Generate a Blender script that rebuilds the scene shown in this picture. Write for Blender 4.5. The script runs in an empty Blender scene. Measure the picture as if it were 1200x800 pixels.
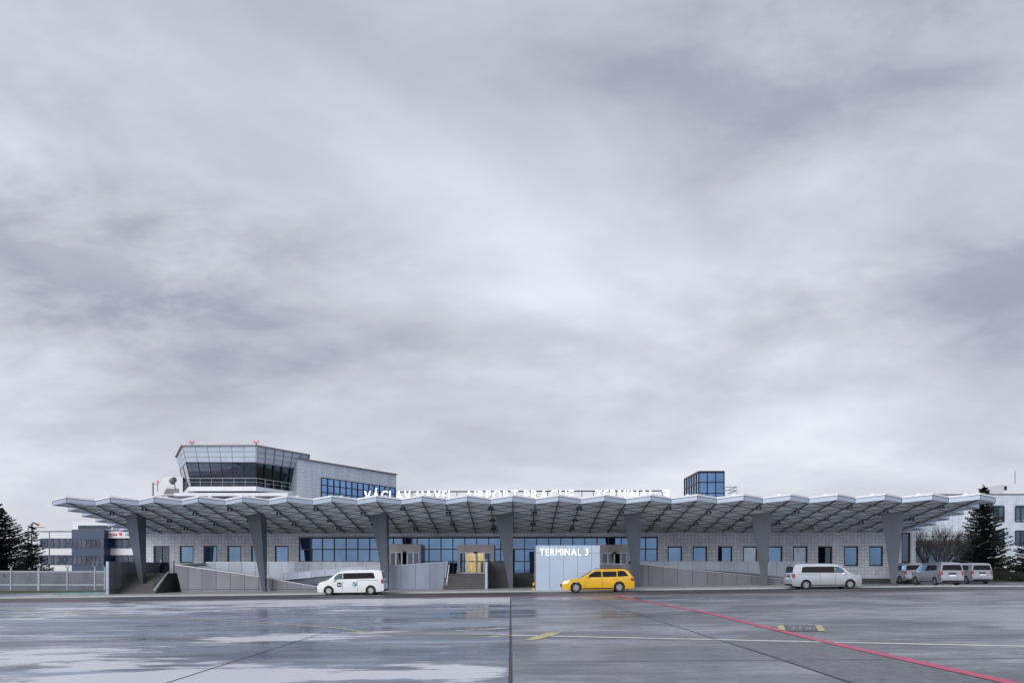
import bpy, bmesh, math, random
from mathutils import Vector, Matrix
random.seed(7)
R = math.radians
scene = bpy.context.scene
C = scene.collection

# ------------------------------------------------------------------ camera geometry
F = 950.0; CX = 565.0; HY = 665.0; EYE = 1.89
YAW = R(2.34); cy, sy = math.cos(YAW), math.sin(YAW)

def g(X):                                   # the ground falls gently towards the left
    return 0.0138 * max(-52.0, min(32.0, X))

def PT(px, py, Y):                          # point of the facade-parallel plane at depth Y
    u = (px - CX) / F; v = (HY - py) / F
    dx, dy = u * cy - sy, u * sy + cy
    t = Y / dy
    return Vector((t * dx, Y, EYE + v * t))
def PX(px, Y): return PT(px, HY, Y).x
def PZ(py, Y, px=604): return PT(px, py, Y).z
def CW(px, py, Zc):                         # point at camera depth Zc
    u = (px - CX) / F; v = (HY - py) / F
    return Vector(((u * cy - sy) * Zc, (u * sy + cy) * Zc, EYE + v * Zc))
def GP(px, py):                             # point on the ground
    h = EYE
    for i in range(12):
        Zc = h * F / (py - HY)
        p = CW(px, HY, Zc)
        h = EYE - g(p.x)
    return (p.x, p.y)

# ------------------------------------------------------------------ materials
def newmat(name):
    m = bpy.data.materials.new(name); m.use_nodes = True
    nt = m.node_tree
    b = nt.nodes['Principled BSDF']
    return m, nt, b
def N(nt, t, **kw):
    n = nt.nodes.new(t)
    for k, v in kw.items():
        if k in n.inputs: n.inputs[k].default_value = v
        else: setattr(n, k, v)
    return n
def pm(name, col, rough=0.6, metal=0.0, var=0.12, scale=2.0, bump=0.0, bscale=40, rvar=0.08, spec=None, coat=0.0, stretch=(1, 1, 1)):
    m, nt, b = newmat(name)
    tc = N(nt, 'ShaderNodeTexCoord')
    mp = N(nt, 'ShaderNodeMapping'); mp.inputs['Scale'].default_value = stretch
    nt.links.new(tc.outputs['Object'], mp.inputs[0])
    n = N(nt, 'ShaderNodeTexNoise', Scale=scale, Detail=6.0, Roughness=0.6)
    nt.links.new(mp.outputs[0], n.inputs['Vector'])
    r = N(nt, 'ShaderNodeValToRGB')
    r.color_ramp.elements[0].position = 0.3; r.color_ramp.elements[1].position = 0.7
    r.color_ramp.elements[0].color = [c * (1 - var) for c in col] + [1]
    r.color_ramp.elements[1].color = [min(1, c * (1 + var)) for c in col] + [1]
    nt.links.new(n.outputs['Fac'], r.inputs[0]); nt.links.new(r.outputs[0], b.inputs['Base Color'])
    mr = N(nt, 'ShaderNodeMapRange'); mr.inputs['To Min'].default_value = max(0.01, rough - rvar); mr.inputs['To Max'].default_value = min(1, rough + rvar)
    nt.links.new(n.outputs['Fac'], mr.inputs[0]); nt.links.new(mr.outputs[0], b.inputs['Roughness'])
    b.inputs['Metallic'].default_value = metal
    if spec is not None: b.inputs['Specular IOR Level'].default_value = spec
    if coat: b.inputs['Coat Weight'].default_value = coat; b.inputs['Coat Roughness'].default_value = 0.06
    if bump:
        n2 = N(nt, 'ShaderNodeTexNoise', Scale=float(bscale), Detail=4.0)
        nt.links.new(tc.outputs['Object'], n2.inputs['Vector'])
        bp = N(nt, 'ShaderNodeBump', Strength=bump, Distance=0.02)
        nt.links.new(n2.outputs['Fac'], bp.inputs['Height']); nt.links.new(bp.outputs[0], b.inputs['Normal'])
    return m
def tiled(name, col, joint, w, h, mort=0.02, rough=0.5, metal=0.0, var=0.1, offset=0.0):
    m, nt, b = newmat(name)
    tc = N(nt, 'ShaderNodeTexCoord'); sp = N(nt, 'ShaderNodeSeparateXYZ'); nt.links.new(tc.outputs['Object'], sp.inputs[0])
    ad = N(nt, 'ShaderNodeMath', operation='ADD'); nt.links.new(sp.outputs['X'], ad.inputs[0]); nt.links.new(sp.outputs['Y'], ad.inputs[1])
    cb = N(nt, 'ShaderNodeCombineXYZ'); nt.links.new(ad.outputs[0], cb.inputs['X']); nt.links.new(sp.outputs['Z'], cb.inputs['Y'])
    br = N(nt, 'ShaderNodeTexBrick'); br.offset = offset; br.squash = 1.0
    br.inputs['Scale'].default_value = 1.0; br.inputs['Brick Width'].default_value = w; br.inputs['Row Height'].default_value = h
    br.inputs['Mortar Size'].default_value = mort; br.inputs['Mortar Smooth'].default_value = 0.1
    br.inputs['Color1'].default_value = [c * (1 - var) for c in col] + [1]; br.inputs['Color2'].default_value = [min(1, c * (1 + var)) for c in col] + [1]
    br.inputs['Mortar'].default_value = list(joint) + [1]
    nt.links.new(cb.outputs[0], br.inputs['Vector'])
    n = N(nt, 'ShaderNodeTexNoise', Scale=0.7, Detail=7.0); mp = N(nt, 'ShaderNodeMapping'); mp.inputs['Scale'].default_value = (1.5, 1.5, 0.4)
    nt.links.new(tc.outputs['Object'], mp.inputs[0]); nt.links.new(mp.outputs[0], n.inputs['Vector'])
    r = N(nt, 'ShaderNodeMapRange'); r.inputs['To Min'].default_value = 0.72; r.inputs['To Max'].default_value = 1.25
    nt.links.new(n.outputs['Fac'], r.inputs[0])
    mx = N(nt, 'ShaderNodeMix', data_type='RGBA', blend_type='MULTIPLY'); mx.inputs[0].default_value = 1
    nt.links.new(br.outputs['Color'], mx.inputs[6]); nt.links.new(r.outputs[0], mx.inputs[7]); nt.links.new(mx.outputs[2], b.inputs['Base Color'])
    b.inputs['Roughness'].default_value = rough; b.inputs['Metallic'].default_value = metal
    bp = N(nt, 'ShaderNodeBump', Strength=0.4, Distance=0.01); bp.invert = True
    nt.links.new(br.outputs['Fac'], bp.inputs['Height']); nt.links.new(bp.outputs[0], b.inputs['Normal'])
    return m
def emit(name, col, s):
    m, nt, b = newmat(name); b.inputs['Base Color'].default_value = list(col) + [1]
    b.inputs['Emission Color'].default_value = list(col) + [1]; b.inputs['Emission Strength'].default_value = s
    return m

M = {}
M['fascia'] = pm('fascia aluminium', (0.42, 0.50, 0.63), 0.42, 0.1, 0.07, 1.2)
M['seam'] = pm('grey seam', (0.28, 0.30, 0.33), 0.5, 0, 0.1, 3)
M['cabpanel'] = pm('pale blue cab panels', (0.54, 0.61, 0.72), 0.35, 0.1, 0.06, 1.2)
M['cap'] = pm('white cap sheet', (0.76, 0.78, 0.82), 0.4, 0.0, 0.05, 1.5)
M['soffit'] = pm('soffit metal sheet', (0.85, 0.94, 0.99), 0.3, 0.0, 0.05, 0.9)
M['rib'] = pm('brown grey steel', (0.20, 0.19, 0.195), 0.5, 0.3, 0.15, 3)
M['deck'] = pm('roof membrane', (0.45, 0.47, 0.50), 0.8, 0, 0.12, 1)
M['column'] = pm('column steel plate', (0.125, 0.145, 0.18), 0.34, 0.3, 0.12, 0.7, stretch=(1, 1, 0.35))
M['black'] = pm('black enamel', (0.012, 0.012, 0.014), 0.35, 0, 0.2, 5)
M['frame'] = pm('dark anodised frame', (0.02, 0.021, 0.025), 0.35, 0.3, 0.2, 4)
M['tile'] = tiled('grey wall tile', (0.64, 0.67, 0.75), (0.42, 0.44, 0.50), 0.33, 0.33, 0.024, 0.42, 0.0, 0.1)
M['whitetile'] = tiled('white wall tile', (0.62, 0.68, 0.78), (0.45, 0.50, 0.58), 0.42, 0.42, 0.02, 0.4, 0.0, 0.05)
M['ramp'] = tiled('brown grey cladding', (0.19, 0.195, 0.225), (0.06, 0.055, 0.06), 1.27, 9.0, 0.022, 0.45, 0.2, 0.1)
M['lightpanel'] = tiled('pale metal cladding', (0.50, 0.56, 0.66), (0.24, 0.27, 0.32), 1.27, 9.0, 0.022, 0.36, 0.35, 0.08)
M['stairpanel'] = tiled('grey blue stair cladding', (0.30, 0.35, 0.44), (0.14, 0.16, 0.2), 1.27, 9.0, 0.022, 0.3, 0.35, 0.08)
M['tealband'] = pm('dark teal band', (0.16, 0.19, 0.23), 0.3, 0.3, 0.3, 0.8)  # darker teal tone for the bands below the parapets
M['darkwall'] = pm('dark stone', (0.075, 0.075, 0.085), 0.5, 0, 0.2, 1.5, bump=0.2)
M['stone'] = pm('grey granite', (0.075, 0.072, 0.076), 0.6, 0, 0.25, 3, bump=0.2)
M['nosing'] = pm('lighter step nosing', (0.15, 0.15, 0.16), 0.5, 0, 0.2, 3)  # paler strip added along step edges to set the steps apart
M['pave'] = pm('pale paving', (0.42, 0.41, 0.42), 0.6, 0, 0.15, 1.0, bump=0.2)
M['kerb'] = pm('kerb stone', (0.42, 0.42, 0.43), 0.6, 0, 0.12, 2)
M['signwhite'] = pm('white sign cladding', (0.46, 0.55, 0.69), 0.3, 0.0, 0.05, .8)
M['letter'] = emit('glowing white letter', (1.0, 1.0, 1.0), 0.25)  # white letters given a faint glow of their own
M['rail'] = pm('galvanised steel', (0.50, 0.52, 0.55), 0.35, 0.7, 0.1, 4)
M['whitepaint'] = pm('white painted metal', (0.72, 0.74, 0.78), 0.4, 0, 0.06, 2)
M['tyre'] = pm('tyre rubber', (0.018, 0.018, 0.02), 0.8, 0, 0.2, 8)
M['rim'] = pm('alloy rim', (0.55, 0.56, 0.58), 0.3, 0.8, 0.08, 6)
M['vanwhite'] = pm('white van paint', (0.78, 0.80, 0.83), 0.28, 0.0, 0.02, 2, coat=0.6)
M['vansilver'] = pm('silver van paint', (0.58, 0.61, 0.67), 0.25, 0.5, 0.03, 2, coat=0.7)
M['vangrey'] = pm('grey silver van paint', (0.40, 0.43, 0.47), 0.25, 0.55, 0.03, 2, coat=0.7)
M['taxi'] = pm('yellow taxi paint', (0.80, 0.45, 0.02), 0.25, 0.0, 0.03, 2, coat=0.8)
M['carglass'] = pm('tinted car glass', (0.006, 0.007, 0.009), 0.05, 0, 0.1, 2, rvar=0.01, spec=0.35)
M['clearglass'] = pm('light car glass', (0.06, 0.10, 0.13), 0.05, 0.2, 0.1, 2, rvar=0.01, spec=0.9)
M['trim'] = pm('black plastic trim', (0.02, 0.02, 0.022), 0.6, 0, 0.15, 5)
M['tail'] = pm('red lamp lens', (0.38, 0.008, 0.012), 0.15, 0, 0.1, 8, coat=0.6)
M['head'] = pm('headlamp lens', (0.70, 0.74, 0.80), 0.1, 0.6, 0.1, 12, coat=0.9)
M['headlit'] = emit('lit headlamp', (1.0, 0.88, 0.74), 1.2)
M['navy'] = pm('navy decal', (0.015, 0.03, 0.08), 0.35, 0, 0.05, 4)
M['tealdecal'] = pm('teal decal', (0.02, 0.25, 0.42), 0.35, 0, 0.05, 4)
M['whitedecal'] = pm('white decal', (0.8, 0.8, 0.82), 0.4, 0, 0.03, 4)
M['yellow'] = pm('yellow paint', (0.70, 0.50, 0.04), 0.5, 0, 0.12, 6)
M['redlamp'] = emit('red obstruction lamp', (0.75, 0.12, 0.12), 0.35)
M['bluepaint'] = pm('blue cladding', (0.018, 0.042, 0.10), 0.4, 0.1, 0.12, 1)
M['bark'] = pm('dark bark', (0.04, 0.034, 0.033), 0.9, 0, 0.3, 5, bump=0.4)
M['redtext'] = pm('red lettering', (0.75, 0.03, 0.09), 0.5, 0, 0.05, 4)
M['bluetext'] = pm('blue lettering', (0.05, 0.30, 0.65), 0.5, 0, 0.05, 4)
M['beige'] = pm('warm lobby wall', (0.72, 0.64, 0.48), 0.6, 0, 0.1, 1)
M['lobbylight'] = emit('warm lobby lamp', (1.0, 0.88, 0.66), 13.0)
M['fencesteel'] = pm('weathered fence steel', (0.27, 0.31, 0.37), 0.5, 0.2, 0.12, 2)
M['fencemesh'] = pm('fence infill sheet', (0.14, 0.16, 0.19), 0.5, 0.3, 0.25, 0.6)

def glass(name, col, rough=0.03, var=0.25):
    m, nt, b = newmat(name)
    tc = N(nt, 'ShaderNodeTexCoord'); n = N(nt, 'ShaderNodeTexNoise', Scale=0.35, Detail=3.0)
    nt.links.new(tc.outputs['Object'], n.inputs['Vector'])
    r = N(nt, 'ShaderNodeValToRGB'); r.color_ramp.elements[0].position = 0.35; r.color_ramp.elements[1].position = 0.65
    r.color_ramp.elements[0].color = [c * (1 - var) for c in col] + [1]; r.color_ramp.elements[1].color = list(col) + [1]
    nt.links.new(n.outputs['Fac'], r.inputs[0]); nt.links.new(r.outputs[0], b.inputs['Base Color'])
    b.inputs['Metallic'].default_value = 1.0; b.inputs['Roughness'].default_value = rough
    bp = N(nt, 'ShaderNodeBump', Strength=0.12, Distance=0.01); n2 = N(nt, 'ShaderNodeTexNoise', Scale=0.8, Detail=1.0)
    nt.links.new(tc.outputs['Object'], n2.inputs['Vector']); nt.links.new(n2.outputs['Fac'], bp.inputs['Height']); nt.links.new(bp.outputs[0], b.inputs['Normal'])
    return m
M['pane'] = glass('blue solar glass', (0.17, 0.28, 0.45))
M['paneblind'] = glass('pane with pale curtain', (0.34, 0.42, 0.50), 0.08, 0.35)
M['panedeep'] = glass('deep blue solar glass', (0.20, 0.35, 0.62))
M['cabglass'] = glass('dark tower glass', (0.10, 0.13, 0.17), 0.04)
M['grayglass'] = glass('grey office glass', (0.16, 0.20, 0.26), 0.06, 0.6)
m, nt, b = newmat('clear door glass')
b.inputs['Base Color'].default_value = (0.85, 0.9, 0.95, 1); b.inputs['Roughness'].default_value = 0.0
b.inputs['Transmission Weight'].default_value = 1.0; b.inputs['IOR'].default_value = 1.12
M['clear'] = m

# foliage
def foliage(name, c1, c2):
    m, nt, b = newmat(name)
    gi = N(nt, 'ShaderNodeTexCoord'); n = N(nt, 'ShaderNodeTexNoise', Scale=1.6, Detail=3.0)
    nt.links.new(gi.outputs['Object'], n.inputs['Vector'])
    r = N(nt, 'ShaderNodeValToRGB'); r.color_ramp.elements[0].position = 0.35; r.color_ramp.elements[1].position = 0.68
    r.color_ramp.elements[0].color = list(c1) + [1]; r.color_ramp.elements[1].color = list(c2) + [1]
    nt.links.new(n.outputs['Fac'], r.inputs[0]); nt.links.new(r.outputs[0], b.inputs['Base Color'])
    b.inputs['Roughness'].default_value = 0.75; b.inputs['Specular IOR Level'].default_value = 0.2
    return m
M['needle'] = foliage('dark conifer needles', (0.010, 0.016, 0.016), (0.028, 0.038, 0.034))
M['hedge'] = foliage('hedge leaves', (0.015, 0.022, 0.016), (0.04, 0.055, 0.032))
M['grass'] = foliage('winter grass', (0.05, 0.07, 0.03), (0.11, 0.12, 0.06))

# ------------------------------------------------------------------ mesh builder
class MB:
    def __init__(s): s.v = []; s.f = []; s.m = []
    def add(s, vs, fs, mi=0):
        o = len(s.v); s.v += [tuple(v) for v in vs]
        s.f += [tuple(i + o for i in f) for f in fs]; s.m += [mi] * len(fs)
    def quad(s, a, b, c, d, mi=0): s.add([a, b, c, d], [(0, 1, 2, 3)], mi)
    def box(s, x0, x1, y0, y1, z0, z1, mi=0):
        vs = [(x, y, z) for x in (x0, x1) for y in (y0, y1) for z in (z0, z1)]
        s.add(vs, [(0, 1, 3, 2), (4, 6, 7, 5), (0, 4, 5, 1), (2, 3, 7, 6), (0, 2, 6, 4), (1, 5, 7, 3)], mi)
    def prism_xz(s, pts, y0, y1, mi=0):            # polygon in x,z given clockwise or not, extruded in y
        n = len(pts)
        s.add([(p[0], y0, p[1]) for p in pts] + [(p[0], y1, p[1]) for p in pts],
              [tuple(range(n)), tuple(range(2 * n - 1, n - 1, -1))] + [(i, i + n, (i + 1) % n + n, (i + 1) % n) for i in range(n)], mi)
    def prism(s, lo, hi, mi=0):                    # two matching rings of points
        n = len(lo)
        s.add(list(lo) + list(hi), [tuple(range(n - 1, -1, -1)), tuple(range(n, 2 * n))] + [(i, (i + 1) % n, (i + 1) % n + n, i + n) for i in range(n)], mi)
    def tube(s, a, b, r0, r1=None, n=6, mi=0):
        a = Vector(a); b = Vector(b); r1 = r0 if r1 is None else r1
        d = (b - a)
        if d.length < 1e-6: return
        d.normalize(); u = d.orthogonal().normalized(); w = d.cross(u)
        vs = []
        for p, r in ((a, r0), (b, r1)):
            for i in range(n):
                t = 2 * math.pi * i / n; vs.append(p + u * math.cos(t) * r + w * math.sin(t) * r)
        s.add(vs, [tuple(range(n - 1, -1, -1)), tuple(range(n, 2 * n))] + [(i, (i + 1) % n, (i + 1) % n + n, i + n) for i in range(n)], mi)
    def bar(s, a, b, w, h, up=(0, 0, 1), mi=0):    # rectangular bar between two points
        a = Vector(a); b = Vector(b); d = (b - a).normalized(); up = Vector(up)
        side = d.cross(up).normalized() * w / 2; u = side.cross(d).normalized() * h / 2
        lo = [a - side - u, a + side - u, a + side + u, a - side + u]; hi = [p + (b - a) for p in lo]
        s.prism(lo, hi, mi)
    def build(s, name, mats, parent=None, smooth=False, angle=40):
        me = bpy.data.meshes.new(name); me.from_pydata(s.v, [], s.f)
        if not isinstance(mats, (list, tuple)): mats = [mats]
        for x in mats: me.materials.append(x)
        me.polygons.foreach_set('material_index', s.m)
        bm = bmesh.new(); bm.from_mesh(me)
        if smooth:
            bmesh.ops.remove_doubles(bm, verts=bm.verts, dist=0.0004)
        bmesh.ops.recalc_face_normals(bm, faces=bm.faces)
        if smooth:
            for f in bm.faces: f.smooth = True
            for e in bm.edges:
                if len(e.link_faces) == 2 and e.calc_face_angle(0) > R(angle): e.smooth = False
        bm.to_mesh(me); bm.free()
        o = bpy.data.objects.new(name, me); C.objects.link(o)
        if parent:
            o.parent = parent
        return o
def tag(o, label=None, cat=None, group=None, kind=None):
    if label: o['label'] = label
    if cat: o['category'] = cat
    if group: o['group'] = group
    if kind: o['kind'] = kind
    return o
def thing(name, label, cat, loc=(0, 0, 0), rz=0, group=None):
    o = bpy.data.objects.new(name, None); C.objects.link(o)
    o.location = loc; o.rotation_euler = (0, 0, rz); o.empty_display_size = 0.3
    return tag(o, label, cat, group)
def local(parent, world_obj):                 # keep a part built in world coordinates where it stands
    world_obj.parent = parent
    world_obj.matrix_parent_inverse = Matrix.LocRotScale(parent.location, parent.rotation_euler, None).inverted()
    return world_obj
def part(mb, name, mats, parent, **kw):
    o = mb.build(name, mats, None, **kw)
    # parent may itself be a part built in world coordinates
    root = parent
    o.parent = parent
    if parent.type == 'EMPTY':
        o.matrix_parent_inverse = Matrix.LocRotScale(parent.location, parent.rotation_euler, None).inverted()
    return o

# ------------------------------------------------------------------ setting: ground
XS = [-1500, -300, -120, -52, -40, -26, -13, 0, 13, 20, 26, 32, 60, 120, 300, 1500]
def sheet(name, ys, mat, dz=0.0, xs=XS, x0=None, x1=None):
    if x0 is not None: xs = [x0] + [x for x in XS if x0 < x < x1] + [x1]
    mb = MB()
    for i in range(len(xs) - 1):
        for j in range(len(ys) - 1):
            a, b_ = xs[i], xs[i + 1]
            mb.quad((a, ys[j], g(a) + dz), (b_, ys[j], g(b_) + dz), (b_, ys[j + 1], g(b_) + dz), (a, ys[j + 1], g(a) + dz))
    o = mb.build(name, mat); tag(o, kind='structure'); return o

# wet apron material
def apron_mat():
    m, nt, b = newmat('wet apron concrete')
    L = nt.links
    tc = N(nt, 'ShaderNodeTexCoord'); sp = N(nt, 'ShaderNodeSeparateXYZ'); L.new(tc.outputs['Object'], sp.inputs[0])
    def math_(op, a, b_=None, clamp=False):
        n = N(nt, 'ShaderNodeMath', operation=op); n.use_clamp = clamp
        for i, q in enumerate((a, b_)):
            if q is None: continue
            if isinstance(q, (int, float)): n.inputs[i].default_value = q
            else: L.new(q, n.inputs[i])
        return n.outputs[0]
    def noise(scale, detail=6, rough=0.6, st=(1, 1, 1), loc=(0, 0, 0), dist=0.0):
        mp = N(nt, 'ShaderNodeMapping'); mp.inputs['Scale'].default_value = st; mp.inputs['Location'].default_value = loc
        L.new(tc.outputs['Object'], mp.inputs[0])
        n = N(nt, 'ShaderNodeTexNoise', Scale=scale, Detail=float(detail), Roughness=rough, Distortion=dist)
        L.new(mp.outputs[0], n.inputs['Vector']); return n.outputs['Fac']
    def ramp(x, lo, hi):
        n = N(nt, 'ShaderNodeMapRange'); n.interpolation_type = 'SMOOTHSTEP'
        n.inputs['From Min'].default_value = lo; n.inputs['From Max'].default_value = hi
        L.new(x, n.inputs[0]); return n.outputs[0]
    X, Y = sp.outputs['X'], sp.outputs['Y']
    big = noise(0.085, 8, 0.62, (0.75, 1.0, 1), (3.1, 7.7, 0), 0.5)
    med = noise(0.4, 9, 0.68, (0.6, 1.2, 1), (1.2, 4.4, 0), 0.4)
    # pale concrete near the kerb, elsewhere painted sky reflection (left half), broken up by noise
    def blob(cx, cy_, rx, ry, amp):
        dx = math_('DIVIDE', math_('SUBTRACT', X, cx), rx); dy = math_('DIVIDE', math_('SUBTRACT', Y, cy_), ry)
        d = math_('ADD', math_('MULTIPLY', dx, dx), math_('MULTIPLY', dy, dy))
        return math_('MULTIPLY', math_('MAXIMUM', math_('SUBTRACT', 1.0, d), 0.0), amp)
    med2 = noise(1.1, 10, 0.72, (0.38, 1.5, 1), (6.2, 1.4, 0), 0.5)
    acc = math_('ADD', math_('ADD', big, math_('MULTIPLY', math_('SUBTRACT', med, 0.5), 1.1)), math_('MULTIPLY', math_('SUBTRACT', med2, 0.5), 0.9))
    for bl in BLOBS: acc = math_('ADD', acc, blob(*bl))
    pale_sheen = ramp(acc, 0.565, 0.68)
    right = ramp(math_('ADD', X, math_('MULTIPLY', Y, 0.0062)), -0.01, 0.01)                       # the joint between the two pours
    rdry = ramp(math_('ADD', math_('ADD', big, math_('MULTIPLY', math_('SUBTRACT', med, 0.5), 1.0)), math_('MULTIPLY', math_('SUBTRACT', med2, 0.5), 0.6)), 0.38, 0.68)
    fine = noise(14.0, 5, 0.75)
    grit = noise(60.0, 2, 0.7)
    # colours
    def mixc(fac, a, b_):
        n = N(nt, 'ShaderNodeMix', data_type='RGBA')
        if isinstance(fac, float): n.inputs[0].default_value = fac
        else: L.new(fac, n.inputs[0])
        for i, q in ((6, a), (7, b_)):
            if isinstance(q, tuple): n.inputs[i].default_value = list(q) + [1]
            else: L.new(q, n.inputs[i])
        return n.outputs[2]
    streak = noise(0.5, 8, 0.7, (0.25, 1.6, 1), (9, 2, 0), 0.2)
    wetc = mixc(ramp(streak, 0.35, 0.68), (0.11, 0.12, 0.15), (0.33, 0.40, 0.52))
    left = mixc(pale_sheen, wetc, (0.66, 0.68, 0.725))
    rightc = mixc(rdry, (0.13, 0.137, 0.165), (0.33, 0.34, 0.39))
    col = mixc(right, left, rightc)
    gm = N(nt, 'ShaderNodeMapRange'); gm.inputs['From Min'].default_value = 0.25; gm.inputs['From Max'].default_value = 0.75
    gm.inputs['To Min'].default_value = 0.25; gm.inputs['To Max'].default_value = 1.75
    L.new(math_('ADD', math_('MULTIPLY', fine, 0.6), math_('MULTIPLY', grit, 0.4)), gm.inputs[0])
    mu = N(nt, 'ShaderNodeMix', data_type='RGBA', blend_type='MULTIPLY')
    gf = N(nt, 'ShaderNodeMapRange'); gf.inputs['To Min'].default_value = 1.0; gf.inputs['To Max'].default_value = 0.22
    L.new(math_('MULTIPLY', pale_sheen, math_('SUBTRACT', 1.0, right)), gf.inputs[0]); L.new(gf.outputs[0], mu.inputs[0])
    L.new(col, mu.inputs[6]); L.new(gm.outputs[0], mu.inputs[7]); L.new(mu.outputs[2], b.inputs['Base Color'])
    # roughness: film of water where wet
    film = ramp(math_('ADD', noise(0.16, 7, 0.6, (0.6, 1.3, 1), (20, 5, 0), 0.4), math_('MULTIPLY', math_('SUBTRACT', streak, 0.5), 0.4)), 0.44, 0.60)
    wr = N(nt, 'ShaderNodeMapRange'); wr.inputs['To Min'].default_value = 0.42; wr.inputs['To Max'].default_value = 0.11; L.new(film, wr.inputs[0])
    rl = N(nt, 'ShaderNodeMix', data_type='FLOAT'); L.new(pale_sheen, rl.inputs[0]); L.new(wr.outputs[0], rl.inputs[2]); rl.inputs[3].default_value = 0.36
    wr2 = N(nt, 'ShaderNodeMapRange'); wr2.inputs['To Min'].default_value = 0.48; wr2.inputs['To Max'].default_value = 0.2; L.new(film, wr2.inputs[0])
    rr = N(nt, 'ShaderNodeMix', data_type='FLOAT'); L.new(right, rr.inputs[0]); L.new(rl.outputs[0], rr.inputs[2]); L.new(wr2.outputs[0], rr.inputs[3])
    L.new(rr.outputs[0], b.inputs['Roughness'])
    bp = N(nt, 'ShaderNodeBump', Strength=0.18, Distance=0.01); L.new(fine, bp.inputs['Height'])
    L.new(bp.outputs[0], b.inputs['Normal'])
    return m
def blobpx(px, py, wx, hy, amp):
    a = GP(px, py); l = GP(px - wx, py); t = GP(px, py - hy); bb = GP(px, py + hy)
    return (a[0], (t[1] + bb[1]) / 2, abs(a[0] - l[0]), abs(t[1] - bb[1]) / 2, amp)
BLOBS = [blobpx(400, 705, 270, 5.5, 0.34), blobpx(60, 716, 150, 6, 0.16), blobpx(300, 731, 330, 14, -0.22),
         blobpx(330, 747, 120, 4, 0.22), blobpx(40, 770, 170, 14, 0.20), blobpx(290, 793, 260, 11, 0.44),
         blobpx(540, 789, 70, 11, 0.30), blobpx(300, 768, 200, 9, -0.16), blobpx(490, 755, 100, 14, -0.2)]
M['apron'] = apron_mat()
M['road'] = pm('dark wet asphalt', (0.075, 0.075, 0.082), 0.5, 0, 0.3, 0.6, bump=0.3, bscale=30, rvar=0.15)
M['land'] = pm('far ground', (0.10, 0.11, 0.08), 0.9, 0, 0.3, 0.1)


M['wornfig'] = pm('faded white figures', (0.30, 0.31, 0.34), 0.6, 0, 0.3, 4)
M['boxpaint'] = pm('faded dark paint', (0.09, 0.10, 0.125), 0.5, 0, 0.3, 4)
M['patch'] = pm('older darker asphalt', (0.115, 0.12, 0.14), 0.36, 0, 0.75, 5, bump=0.6, bscale=25, rvar=0.16)
def worn(name, col, under, lo, hi, scale, rough=0.5):
    m, nt, b = newmat(name); tc = N(nt, 'ShaderNodeTexCoord'); mp = N(nt, 'ShaderNodeMapping'); mp.inputs['Scale'].default_value = (1, 1.4, 1)
    nt.links.new(tc.outputs['Object'], mp.inputs[0]); n = N(nt, 'ShaderNodeTexNoise', Scale=scale, Detail=9.0, Roughness=0.75); nt.links.new(mp.outputs[0], n.inputs['Vector'])
    r_ = N(nt, 'ShaderNodeValToRGB'); r_.color_ramp.elements[0].position = lo; r_.color_ramp.elements[1].position = hi
    r_.color_ramp.elements[0].color = list(under) + [1]; r_.color_ramp.elements[1].color = list(col) + [1]
    nt.links.new(n.outputs['Fac'], r_.inputs[0]); nt.links.new(r_.outputs[0], b.inputs['Base Color']); b.inputs['Roughness'].default_value = rough; return m
M['whiteline'] = worn('worn white paint', (0.84, 0.83, 0.78), (0.36, 0.36, 0.38), 0.34, 0.50, 2.6)
M['pinkline'] = worn('faded pink paint', (0.36, 0.21, 0.25), (0.17, 0.15, 0.17), 0.36, 0.62, 1.1)
M['redline'] = worn('worn red paint', (0.62, 0.035, 0.12), (0.28, 0.10, 0.14), 0.33, 0.50, 2.2, 0.4)
M['yellowline'] = worn('worn yellow paint', (0.62, 0.52, 0.22), (0.25, 0.24, 0.20), 0.36, 0.52, 3.0)
M['joint'] = pm('bitumen joint', (0.03, 0.03, 0.033), 0.6, 0, 0.3, 6)
M['cyan'] = pm('turquoise ground paint', (0.10, 0.42, 0.45), 0.5, 0, 0.3, 1)

KY = 63.2
sheet('ground', [-300, -60, 0, 20, 40, 52, 62, 80, 120, 400, 3000], M['apron'])
sheet('road', [54.2, 58, KY], M['road'], 0.004)
# pavement with kerb up to the terminal
xs = [-34.6] + [x for x in XS if -34.6 < x < 27.5] + [27.5]
mb = MB()
for i in range(len(xs) - 1):
    a, b_ = xs[i], xs[i + 1]
    mb.prism([(a, KY + .18, g(a) - .2), (b_, KY + .18, g(b_) - .2), (b_, 77.4, g(b_) - .2), (a, 77.4, g(a) - .2)],
             [(a, KY + .18, g(a) + .12), (b_, KY + .18, g(b_) + .12), (b_, 77.4, g(b_) + .12), (a, 77.4, g(a) + .12)])
tag(mb.build('pavement', M['pave']), kind='structure')
mb = MB(); xk = -60.0
while xk < 48:
    a, b_ = xk + .006, xk + 1.994
    mb.prism([(a, KY, g(a) - .2), (b_, KY, g(b_) - .2), (b_, KY + .175, g(b_) - .2), (a, KY + .175, g(a) - .2)],
             [(a, KY, g(a) + .124), (b_, KY, g(b_) + .124), (b_, KY + .175, g(b_) + .124), (a, KY + .175, g(a) + .124)])
    xk += 2.0
tag(mb.build('kerb', M['kerb']), kind='structure')
sheet('far_land', [110, 400, 3000], M['land'], 0.004)

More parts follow.
